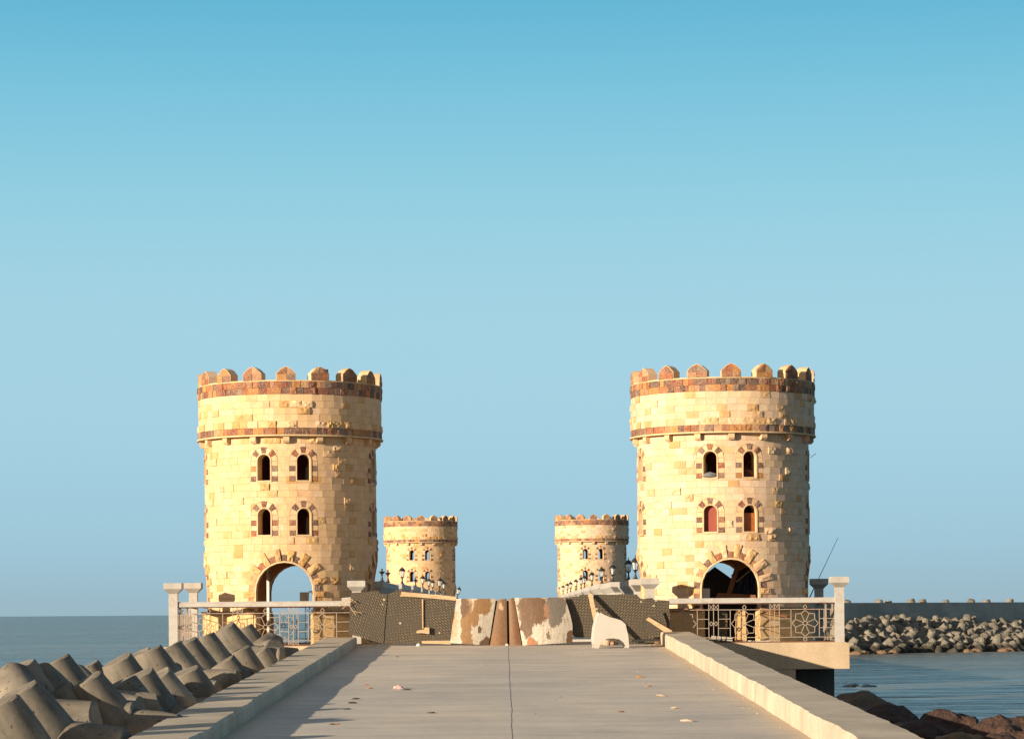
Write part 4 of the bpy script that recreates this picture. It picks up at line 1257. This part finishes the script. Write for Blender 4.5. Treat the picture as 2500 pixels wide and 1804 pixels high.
def on_deck(px, py, off=0.0):
    # solve the depth at which this pixel meets the ramp
    y = 60.0
    for _ in range(30):
        p = at(px, py, y)
        v = (p.z - EYE) / y
        y = (EYE - PLAT + SLOPE * Y_PL) / (SLOPE - v)
    p = at(px, py, y); p.z = ramp_z(y) + off
    return p
p = on_deck(973, 1681); lump('crumpled_bag', (p.x, p.y, p.z + 0.03), (0.10, 0.08, 0.05), M['litter_pink'], 'crumpled pink and white plastic bag on the left half of the deck', 'litter', 3.3)
p = on_deck(990, 1684); lump('crumpled_bag', (p.x + 0.02, p.y, p.z + 0.01), (0.08, 0.05, 0.015), M['litter'], 'small dark scrap beside the crumpled pink bag', 'litter', 8.3, col=(0.08, 0.06, 0.06))
lit = [(896, 1671, 'tiny red scrap left of the crumpled bag', (0.45, 0.08, 0.06), 0.05), (902, 1680, 'small orange brown leaf left of the crumpled bag', (0.35, 0.14, 0.06), 0.07),
       (868, 1706, 'small dark leaf near the edge of the kerb shadow', (0.05, 0.04, 0.035), 0.08), (860, 1716, 'larger dark leaf on the edge of the kerb shadow', (0.03, 0.025, 0.02), 0.09),
       (847, 1731, 'dark twig scrap nearest the camera at the shadow edge', (0.04, 0.035, 0.03), 0.07), (822, 1767, 'orange scrap on the lower left of the deck', (0.50, 0.20, 0.05), 0.05),
       (812, 1768, 'dark flake beside the orange scrap', (0.06, 0.05, 0.045), 0.06), (1053, 1740, 'small brown flake on the middle left of the deck', (0.08, 0.06, 0.05), 0.08),
       (1560, 1653, 'orange leaf on the right half of the deck', (0.45, 0.22, 0.08), 0.10), (1582, 1675, 'pale brown leaf on the right half of the deck', (0.40, 0.26, 0.16), 0.08),
       (1614, 1698, 'pale flattened paper strip on the right half, upper one', (0.62, 0.50, 0.40), 0.10), (1648, 1728, 'pale flattened paper strip on the right half, middle one', (0.60, 0.46, 0.36), 0.09),
       (1675, 1760, 'pale flattened paper strip on the right half, lowest one', (0.62, 0.50, 0.42), 0.12), (1516, 1737, 'dark orange flake near the middle of the right half', (0.22, 0.10, 0.05), 0.06),
       (970, 1603, 'tiny dark crumb beyond the middle left of the deck', (0.04, 0.04, 0.04), 0.05), (850, 1594, 'white paper scrap by the left kerb near the barrier', (0.7, 0.68, 0.65), 0.07)]
for i, (x, y, lb, c, s) in enumerate(lit):
    p = on_deck(x, y); lump('scrap', (p.x, p.y, p.z + s * 0.12), (s, s * 0.7, s * 0.22), M['litter'], lb, 'litter', i * 2.1, 'litter scattered on the deck', col=c, sub=1)
# thin unpickable crumbs
b = MB()
for i in range(420):
    y = 36 + 38.6 * rnd.random() ** 0.6
    x = rnd.choice([-4.05 + abs(rnd.gauss(0, 0.35)), 4.33 - abs(rnd.gauss(0, 0.22)), rnd.uniform(-4, 4.2)])
    if i % 3 == 0: y = 74.6 - abs(rnd.gauss(0, 0.5))
    s = rnd.uniform(0.005, 0.015)
    c = rnd.choice([(0.14, 0.11, 0.08), (0.45, 0.36, 0.26), (0.3, 0.2, 0.12)])
    b.frustum(x, y, ramp_z(y) - 0.006, ramp_z(y) + s * 0.6, s, s * 1.2, s * 0.5, s * 0.6, c)
b.build('crumbs', M['litter'], kind='stuff')
# things heaped at the foot of the barrier
rub = [(1480, 1570, 0.13, (0.48, 0.36, 0.26), 'pale broken rubble lump under the white chair'), (1492, 1572, 0.10, (0.36, 0.20, 0.10), 'orange brown rubble lump under the white chair'),
       (1503, 1573, 0.07, (0.05, 0.04, 0.04), 'black rubble lump under the white chair'), (1238, 1569, 0.05, (0.55, 0.55, 0.55), 'small white bottle cap in the dark gap'),
       (1022, 1572, 0.07, (0.50, 0.52, 0.56), 'crumpled white plastic scrap at the foot of the second board'), (1606, 1562, 0.09, (0.16, 0.10, 0.06), 'brown rubble lump beside the end of the right kerb')]
for i, (x, y, s, c, lb) in enumerate(rub):
    p = at(x, y, 74.3); lump('rubble', (p.x, 74.3, ramp_z(74.3) + s * 0.4), (s, s, s * 0.8), M['litter'], lb, 'rubble', 40 + i * 1.7, col=c)
board('timber_sill', [(1544, 1561), (1605, 1558), (1606, 1563), (1544, 1567)], 74.4, 0.08, M['dark_board'], 'black timber lying at the foot of the largest dark board', 'timber')
board('timber_sill', [(1398, 1560), (1455, 1560), (1455, 1565), (1398, 1566)], 74.5, 0.12, M['white_conc'], 'low white beam lying behind the right sheet, left of the chair', 'timber')
# bent reed tied on the railing
b = MB()
prev = None
for k in range(9):
    t = k / 8
    q = at(828 + 42 * t, 1480 - 20 * math.sin(t * 2.4) + 4 * t, 74.7)
    if prev is not None: b.tube(prev, q, 0.012, n=5)
    prev = q
for a_, c_ in (((846, 1468), (868, 1500)), ((835, 1486), (862, 1464)), ((858, 1490), (884, 1496))):
    b.tube(at(*a_, 74.68), at(*c_, 74.66), 0.009, n=5)
b.build('dry_branch', M['wood'], label='dry yellow branch caught between the left railing and the first dark board', cat='branch')

# ---------------------------------------------------------------- things in and around the towers
# left tower: drain pipe, box and ladder rails
b = MB(); b.tube((-7.02, 79.5, PLAT), (-7.02, 79.5, PLAT + 2.3), 0.055, n=12)
b.build('drain_pipe', M['white_metal'], smooth=True, label='white upright pipe inside the left tower\'s arch', cat='pipe')
q0, q1 = at(732, 1466, 81.2), at(752, 1445, 81.2)
b = MB(); b.box(q0.x, q1.x, 81.2, 81.35, q0.z - 0.05, q1.z)
b.build('meter_box', M['white_metal'], label='small white box on the rear railing seen through the left arch', cat='box')
r = empty('ladder_rails', (0, 0, 0), label='white bent tube rails behind the small white box in the left arch', cat='ladder')
for off in (0.0, 0.13):
    b = MB(); pts = []
    for (x, y) in ((753, 1470), (753, 1448), (756, 1443), (761, 1444), (765, 1452), (766, 1500), (766, 1560)):
        p = at(x, y, 81.0 + off); pts.append(p)
    for a, c in zip(pts, pts[1:]): b.tube(a, c, 0.022, n=8)
    b.build('rail', M['white_metal'], r)
# right tower: clutter in the arch
ty = 77.9
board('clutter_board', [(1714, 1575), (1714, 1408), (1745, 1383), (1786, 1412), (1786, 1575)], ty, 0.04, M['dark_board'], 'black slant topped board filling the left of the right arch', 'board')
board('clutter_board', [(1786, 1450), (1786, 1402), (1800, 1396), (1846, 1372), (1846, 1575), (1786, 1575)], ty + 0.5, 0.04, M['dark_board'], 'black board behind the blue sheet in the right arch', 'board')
def tarp():
    b = MB(); n, m = 14, 8; vs = []
    P = [(1788, 1448), (1846, 1452), (1846, 1388), (1812, 1398)]
    for j in range(m + 1):
        for i in range(n + 1):
            s, t = i / n, j / m
            x = (P[0][0] * (1 - s) + P[1][0] * s) * (1 - t) + (P[3][0] * (1 - s) + P[2][0] * s) * t
            y = (P[0][1] * (1 - s) + P[1][1] * s) * (1 - t) + (P[3][1] * (1 - s) + P[2][1] * s) * t
            vs.append(tuple(at(x, y, ty - 0.25 + 0.09 * math.sin(s * 17 + t * 3) + 0.05 * math.sin(s * 7 - t * 5))))
    w = n + 1
    b.add(vs, [(j * w + i, j * w + i + 1, (j + 1) * w + i + 1, (j + 1) * w + i) for j in range(m) for i in range(n)])
    o = b.build('tarpaulin', M['tarp'], smooth=True, label='dark blue folded tarpaulin hanging in the right tower\'s arch', cat='tarpaulin')
    md = o.modifiers.new('t', 'SOLIDIFY'); md.thickness = 0.01
tarp()
beam('wooden_beam', at(1804, 1372, ty - 0.6), at(1779, 1450, ty - 0.6), 0.135, 0.09, M['wood_brown'], 'brown timber beam leaning inside the right tower\'s arch', 'beam')
beam('wooden_beam', at(1842, 1384, ty - 0.5), at(1797, 1420, ty - 0.5), 0.03, 0.03, M['wood'], 'thin pale stick crossing in front of the blue tarpaulin', 'stick')
board('wooden_board', [(1747, 1461), (1752, 1447), (1800, 1449), (1845, 1452), (1845, 1462)], ty - 0.75, 0.05, M['wood_brown'], 'brown horizontal board low across the right tower\'s arch', 'board')
board('white_panel', [(1716, 1470), (1716, 1436), (1733, 1436), (1733, 1470)], ty - 0.9, 0.03, M['white_metal'], 'small white panel at the left inside the right tower\'s arch', 'panel')
# lower planks behind the right railing
for i, (x0, x1, mt, lb) in enumerate([(1735, 1744, 'dark_board', 'first dark upright plank behind the right railing'), (1752, 1776, 'panel_b', 'grey embossed board behind the right railing, left of the orange block'),
                                      (1862, 1884, 'panel_c', 'grey embossed board behind the right railing, in the middle of the arch')]):
    board('upright_plank', [(x0, 1565), (x0 + 1, 1492), (x1, 1490), (x1, 1565)], 76.1 + 0.15 * i, 0.04, M[mt], lb, 'plank')
b = MB(); q0, q1 = at(1797, 1563, 75.9), at(1822, 1488, 75.9)
b.frustum((q0.x + q1.x) / 2, 76.05, PLAT, q1.z, 0.16, 0.12, 0.12, 0.1, (0.56, 0.36, 0.17))
b.build('stone_block', M['stone'], label='upright orange stone block behind the star of the right railing', cat='stone block')
beam('fallen_plank', at(1860, 1487, 75.75), at(1925, 1506, 75.85), 0.07, 0.04, M['wood_brown'], 'brown plank lying slanted on the right tower\'s plinth', 'plank')
beam('white_beam', at(1737, 1556, 75.6), at(1788, 1560, 75.6), 0.11, 0.11, M['white_conc'], 'short white beam lying behind the foot of the right railing', 'beam')
beam('white_beam', at(1826, 1564, 75.6), at(1880, 1565, 75.6), 0.04, 0.05, M['white_conc'], 'thin white strip lying behind the foot of the right railing', 'beam')
# window fillings of the right tower (local to its windows)
def in_window(c, dz, w, h, depth, mat, name, label, cat, flat=0.03, top_round=True):
    rr_ = 2.51 - depth
    cx, cy = 6.47 + rr_ * math.sin(c), TW - rr_ * math.cos(c)
    o = MB()
    pts = arch_pts(w / 2, 0, h - w / 2, 10) if top_round else [(-w / 2, 0), (w / 2, 0), (w / 2, h), (-w / 2, h)]
    m = len(pts)
    vs = [(x * math.cos(c), x * math.sin(c), z) for x, z in pts] + [(x * math.cos(c) - flat * math.sin(c), x * math.sin(c) + flat * math.cos(c), z) for x, z in pts]
    o.add(vs, [tuple(range(m)), tuple(range(2 * m - 1, m - 1, -1))] + [(i, m + i, m + (i + 1) % m, (i + 1) % m) for i in range(m)])
    ob = o.build(name, M[mat], label=label, cat=cat); ob.location = (cx, cy, PLAT + dz)
in_window(R_(-13), 3.16, 0.37, 0.75, 0.14, 'red_board', 'window_board', 'red brown board filling the right tower\'s lower left window', 'board')
in_window(R_(13), 3.16, 0.37, 0.53, 0.12, 'orange_board', 'window_board', 'orange brown board filling most of the right tower\'s lower right window', 'board', top_round=False)
c = R_(-13)
lump('cushion', (6.47 + 2.50 * math.sin(c), TW - 2.50 * math.cos(c) - 0.0, PLAT + 4.77), (0.24, 0.10, 0.075), M['cushion'], 'grey cushion lying over the sill of the right tower\'s upper left window', 'cushion', 5.5)
c = R_(13)
lump('blanket', (6.47 + 2.25 * math.sin(c), TW - 2.25 * math.cos(c), PLAT + 4.80), (0.17, 0.12, 0.16), M['blanket'], 'dark red rumpled blanket inside the right tower\'s upper right window', 'blanket', 9.1)
beam('rebar_stub', at(1978, 1117, TW), at(1992, 1107, TW), 0.015, 0.015, M['black_iron'], 'thin wire stub sticking out of the right tower\'s right side', 'wire')

# fishing rods
def rod(p, q, r0, r1, label):
    root = empty('fishing_rod', (0, 0, 0), label=label, cat='fishing rod')
    mid = p.lerp(q, 0.25)
    b = MB(); b.tube(p, mid, r0, r0 * 0.8, n=6); b.build('handle', M['black_iron'], root)
    b = MB(); b.tube(mid, q, r0 * 0.6, r1, n=6); b.build('shaft', M['black_iron'], root)
rod(at(1972, 1468, 80.6), at(2046, 1312, 80.6), 0.018, 0.006, 'long fishing rod leaning behind the dark post right of the right tower')

# ---------------------------------------------------------------- tetrapods
def tetra_mesh(mat, seed, n=20, leg=0.92, r0=0.345, r1=0.245, tipr=0.02):
    b = MB()
    dirs = [Vector((0, 0, 1))] + [Vector((math.cos(t) * 0.9428, math.sin(t) * 0.9428, -1 / 3)) for t in (0, 2 * PI / 3, 4 * PI / 3)]
    for d in dirs:
        a = Vector((0, 0, 1)) if abs(d.z) < 0.9 else Vector((1, 0, 0))
        e1 = d.cross(a).normalized(); e2 = d.cross(e1)
        prof = [(r0 * 1.02, 0.05), (r0, 0.22)] + [(r0 + (r1 - r0) * t, 0.22 + (leg - 0.22) * t) for t in (0.33, 0.66)] + [(r1 + 0.0, leg - tipr), (r1 - tipr, leg)]
        vs = []
        for r, h in prof:
            for i in range(n):
                t = 2 * PI * i / n
                if i in (2, 2 + n // 2): r = r * 1.03
                p = d * h + e1 * (r * math.cos(t)) + e2 * (r * math.sin(t))
                k = 0.03 * mnoise.noise(p * 2.2 + Vector((seed, 0, 0))) + 0.014 * mnoise.noise(p * 9 + Vector((0, seed, 0)))
                if h > leg - 0.05: k += 0.03 * mnoise.noise(p * 7 + Vector((0, 0, seed)))
                vs.append(p * (1 + k))
        fs = [(k * n + i, k * n + (i + 1) % n, (k + 1) * n + (i + 1) % n, (k + 1) * n + i) for k in range(len(prof) - 1) for i in range(n)]
        m = len(prof) - 2            # the side ends here; bevel and end face get their own corners so the rim stays crisp
        side = [f for f in fs if max(f) < (m + 1) * n]
        b.add(vs[:(m + 1) * n], side)
        rim = vs[m * n:]
        b.add(rim, [(i, (i + 1) % n, n + (i + 1) % n, n + i) for i in range(n)])
        b.add(rim[n:], [tuple(range(n))])
    return b.mesh('tetrapod', mat)
def orient(axis, spin):
    q = Vector((0, 0, 1)).rotation_difference(Vector(axis).normalized())
    return q @ Matrix.Rotation(spin, 3, 'Z').to_quaternion()
t_near = [tetra_mesh(M['tetra'], s, n=24, leg=1.02, r0=0.42, r1=0.28, tipr=0.015) for s in (1.0, 5.0, 9.0)]
for m_ in t_near:
    m_.polygons.foreach_set('use_smooth', [len(p.vertices) == 4 and True for p in m_.polygons])
def put_tetra(me, centre, q, label, group, s=1.0):
    o = bpy.data.objects.new('tetrapod', me); link(o)
    o.location = centre; o.rotation_mode = 'QUATERNION'; o.rotation_quaternion = q; o.scale = (s,) * 3
    return tag(o, label, 'tetrapod', group)
GN = 'concrete tetrapods heaped along the left kerb'
crp = lambda x, y: (x * 0.3086, 1480 + y * 0.3086)
upper = [(150, 665, -6.55), (135, 492, -7.2), (420, 445, -7.15), (668, 485, -7.6), (925, 432, -6.95), (1082, 385, -7.3), (1172, 352, -6.95), (1330, 330, -6.95), (1462, 292, -6.9),
         (1600, 246, -6.85), (1772, 176, -6.85), (1918, 178, -6.7)]
lower = [(-10, 760, -6.6), (420, 672, -6.7), (670, 592, -6.25), (948, 607, -6.25), (1090, 552, -6.15), (1232, 556, -6.1), (1465, 515, -6.0), (1762, 445, -6.0), (1885, 350, -6.05), (2035, 360, -6.0)]
wordk = ['first', 'second', 'third', 'fourth', 'fifth', 'sixth', 'seventh', 'eighth', 'ninth', 'tenth', 'eleventh', 'twelfth']
for row, lst in (('outer seaward row', upper), ('inner row beside the kerb', lower)):
    for i, (x, y, X) in enumerate(lst):
        px, py = crp(x, y)
        Yd = X * F / (px - CX)
        tip = at(px, py, Yd)
        ax = Vector((-0.44 + rnd.uniform(-0.07, 0.07), -0.12 + rnd.uniform(-0.10, 0.08), 0.88)).normalized()
        c = tip - ax * 1.01
        put_tetra(t_near[i % 3], c, orient(ax, rnd.uniform(0, 2 * PI) if i % 2 else R_(100)), '%s concrete tetrapod from the camera in the %s' % (wordk[i], row), GN)
# legs lying across, at the kerb
for i, (x, y, X, ax, lb) in enumerate([(735, 905, -5.95, (0.97, -0.1, 0.12), 'concrete tetrapod with a leg lying level, nearest the bottom of the left kerb'),
                                      (1050, 900, -5.55, (0.97, -0.15, 0.10), 'concrete tetrapod with a dark wet leg end pointing at the left kerb'),
                                      (1235, 825, -5.6, (0.95, 0.1, 0.1), 'concrete tetrapod low beside the kerb, half hidden by its neighbours'),
                                      (2175, 345, -5.75, (0.5, -0.75, 0.3), 'last concrete tetrapod lying low before the left railing')]):
    px, py = crp(x, y); Yd = X * F / (px - CX); tip = at(px, py, Yd); a = Vector(ax).normalized()
    put_tetra(t_near[i % 3], tip - a * 0.97, orient(a, 0.4 + i), lb, GN)
for i in range(44):
    k = i // 11; Yd = 30 + (i % 11) * 4.1 + rnd.uniform(-1, 1)
    X = -6.9 - k * 0.95 + rnd.uniform(-0.3, 0.3)
    zt = ramp_z(Yd) - 0.55 - k * 0.42
    if Yd > 73.5: continue
    put_tetra(t_near[i % 3], (X, Yd, zt), orient((rnd.uniform(-0.7, 0.1), rnd.uniform(-0.5, 0.2), 0.7), rnd.uniform(0, 6)), 'grey concrete tetrapod buried in the heap below the outer row by the sea', GN)

t_far = [tetra_mesh(M['tetra_far'], s, n=12, leg=0.9, r0=0.37, r1=0.235) for s in (2.0, 7.0)]
def wnum(k):
    a = ['', 'first', 'second', 'third', 'fourth', 'fifth', 'sixth', 'seventh', 'eighth', 'ninth', 'tenth', 'eleventh', 'twelfth', 'thirteenth', 'fourteenth', 'fifteenth', 'sixteenth', 'seventeenth', 'eighteenth', 'nineteenth', 'twentieth']
    return a[k] if k <= 20 else 'twenty-' + a[k - 20]
GF = 'weathered tetrapods piled against the breakwater wall'
cnt = 0
# the wall runs away to the right; the pile lies between it and the waterline (t runs along both)
WA, WB = Vector((24.0, 188.0)), Vector((40.2, 206.0))
FA, FB = Vector((22.9, 180.9)), Vector((36.9, 189.6))
NR = 12
for row in range(NR):
    h = row / (NR - 1)
    nk = int(21 + 3 * h)
    for k in range(nk):
        t = -0.12 + (k + (0.5 if row % 2 else 0) + rnd.uniform(-0.22, 0.22)) * 1.34 / nk
        f, w = FA.lerp(FB, t), WA.lerp(WB, t) + Vector((0.75, -0.66)) * 1.25
        q = f.lerp(w, h)
        z = -0.35 + h * (2.18 - 0.55 * max(0, t)) + rnd.uniform(-0.15, 0.22)
        ax = Vector((rnd.uniform(-0.8, 0.8), rnd.uniform(-0.6, 0.3), rnd.uniform(0.4, 1.0)))
        if cnt < 272:
            lb = ('%s tetrapod from the left in the top row of the distant pile' % wnum(k + 1)) if row == NR - 1 else ('%s tetrapod from the left along the waterline of the distant pile' % wnum(k + 1)) if row == 0 else 'weathered concrete tetrapod in the pile between the breakwater wall and the water'
            put_tetra(t_far[cnt % 2], (q.x, q.y, z), orient(ax, rnd.uniform(0, 6)), lb, GF, rnd.uniform(0.88, 1.12))
        cnt += 1
# breakwater wall, and tetrapod tips beyond it
def breakwater():
    b = MB()
    a0, a1 = WA.lerp(WB, -0.25), WB
    d = (a1 - a0).normalized(); nrm = Vector((-d.y, d.x)); LW = (WB - WA).length
    def seg(t0, t1, off, th, z0, z1):
        p, q = a0 + d * t0 + nrm * off, a0 + d * t1 + nrm * off
        vs = [(p.x, p.y, z0), (q.x, q.y, z0), (q.x, q.y, z1), (p.x, p.y, z1)]
        p2, q2 = p + nrm * th, q + nrm * th
        vs += [(p2.x, p2.y, z0), (q2.x, q2.y, z0), (q2.x, q2.y, z1), (p2.x, p2.y, z1)]
        b.add(vs, [(0, 1, 2, 3), (7, 6, 5, 4), (3, 2, 6, 7), (1, 5, 6, 2), (0, 3, 7, 4)])
    seg(0, LW * 3.2, 0, 1.5, -1, 3.515)
    seg(0, LW * 1.05, -0.45, 0.45, -1, 2.78)
    r = b.build('breakwater_wall', M['wall_grey'], label='long grey concrete breakwater wall above the distant tetrapods', cat='wall')
    for i in range(4):
        b = MB(); 
        seg_ = lambda t0, t1, off, th, z0, z1: None
        p, q = a0 + d * LW * 1.06 - nrm * (0.9 - 0.22 * i), a0 + d * LW * 2.2 - nrm * (0.9 - 0.22 * i)
        z1 = 1.9 + 0.16 * i
        vs = [(p.x, p.y, z1 - 0.16), (q.x, q.y, z1 - 0.16), (q.x, q.y, z1), (p.x, p.y, z1)]
        p2, q2 = a0 + d * LW * 1.06 - nrm * 0.004, a0 + d * LW * 2.2 - nrm * 0.004
        vs += [(p2.x, p2.y, z1 - 0.16), (q2.x, q2.y, z1 - 0.16), (q2.x, q2.y, z1), (p2.x, p2.y, z1)]
        b.add(vs, [(0, 1, 2, 3), (3, 2, 6, 7), (1, 5, 6, 2), (0, 3, 7, 4)])
        b.build('step', M['wall_grey'], r)
    tips = [(2070, -1), (2146, 3), (2168, -3), (2223, 4), (2251, 3), (2307, 1), (2372, 3), (2408, 2), (2467, 5), (2530, 2), (2600, 3)]
    wt = ['first', 'second', 'third', 'fourth', 'fifth', 'sixth', 'seventh', 'eighth', 'ninth', 'tenth', 'eleventh']
    for i, (px, up) in enumerate(tips):
        yy = 188.0 + 18.0 * (px - 2060) / 440.0 + 3.5
        p = at(px, 1470 - 6 - up * 0.6, yy)
        ax = Vector((rnd.uniform(-0.25, 0.25), rnd.uniform(-0.3, 0.1), 1)).normalized()
        put_tetra(t_far[i % 2], p - ax * 0.92 * 1.1, orient(ax, rnd.uniform(0, 6)), '%s tetrapod tip from the left poking above the breakwater wall' % wt[i], 'tetrapod tips above the breakwater wall', 1.1)
breakwater()

# ---------------------------------------------------------------- boulders
GR = 'red brown boulders on the shore right of the walkway'
big = [(2098, 1722, 62, 0.95, 'rock_grey', 'grey brown boulder at the foot of the platform, beside the right kerb'), (2180, 1752, 55, 0.75, 'rock', 'dark red brown boulder right of the grey one'),
       (2212, 1770, 53, 0.30, 'rock_grey', 'small dark rock wedged between two big red boulders'), (2262, 1790, 46, 0.62, 'rock', 'low red boulder sloping beside the right kerb'),
       (2315, 1768, 47, 0.72, 'rock', 'broad reddish boulder in the middle of the shore, a thin rod behind it'), (2400, 1784, 46, 0.42, 'rock', 'small pointed boulder between the two broad ones'),
       (2480, 1776, 45, 0.62, 'rock', 'large rounded boulder at the right edge of the photo'), (2345, 1812, 43, 0.6, 'rock_tan', 'tan lit boulder at the bottom right'), (2440, 1822, 42, 0.6, 'rock', 'red boulder low at the bottom right corner')]
for i, (px, py, Y, s, mt, lb) in enumerate(big):
    p = at(px, py, Y)
    lump('boulder', (p.x, Y, p.z - s * 0.50), (s * 1.05, s * 0.9, s * 0.74), M[mt], lb, 'boulder', 60 + i * 3.7, GR, sub=4)
for i in range(110):
    Y = rnd.uniform(24, 76)
    k = rnd.random()
    X = 5.9 + k * 3.6
    s = rnd.uniform(0.3, 0.6)
    z = min(ramp_z(Y) - 0.45, 0.75) - k * 1.35 - 0.3
    lump('boulder', (X, Y, z), (s * 1.2, s, s * 0.8), M[rnd.choice(['rock', 'rock', 'rock_grey', 'rock_tan'])], 'brown boulder filling the bank below the right kerb', 'boulder', 200 + i * 1.3, GR, sub=3)
rod(at(2285, 1742, 50), at(2292.5, 1715, 50), 0.008, 0.004, 'short thin rod standing up behind the broad reddish boulder')
for i, (px, lb) in enumerate([(2088, 'left'), (2106, 'second'), (2155, 'third'), (2182, 'fourth'), (2360, 'fifth'), (2385, 'sixth'), (2448, 'seventh'), (2460, 'eighth')]):
    yy = 180 + (px - 2075) * 0.021
    lump('shore_rock', ((px - CX) * yy / F, yy, 0.05), (0.42, 0.3, 0.2), M['rock_tan'], ('leftmost' if i == 0 else lb) + ' tan rock at the waterline before the distant tetrapods', 'rock', 400 + i * 2, 'tan rocks at the waterline')
for i, (px, py, s, lb) in enumerate([(2074, 1676, 0.35, 'first black rock breaking the harbour water, nearest the platform'), (2084, 1674, 0.25, 'second black rock touching the first in the harbour water'), (2117, 1676, 0.4, 'separate flat black rock in the harbour water, right of the other two')]):
    yy = 3.0 * F / (py - 1489)
    lump('sea_rock', ((px - CX) * yy / F, yy, 0.0), (s * 0.8, s, 0.10), M['rock_wet'], lb, 'rock', 430 + i * 2)
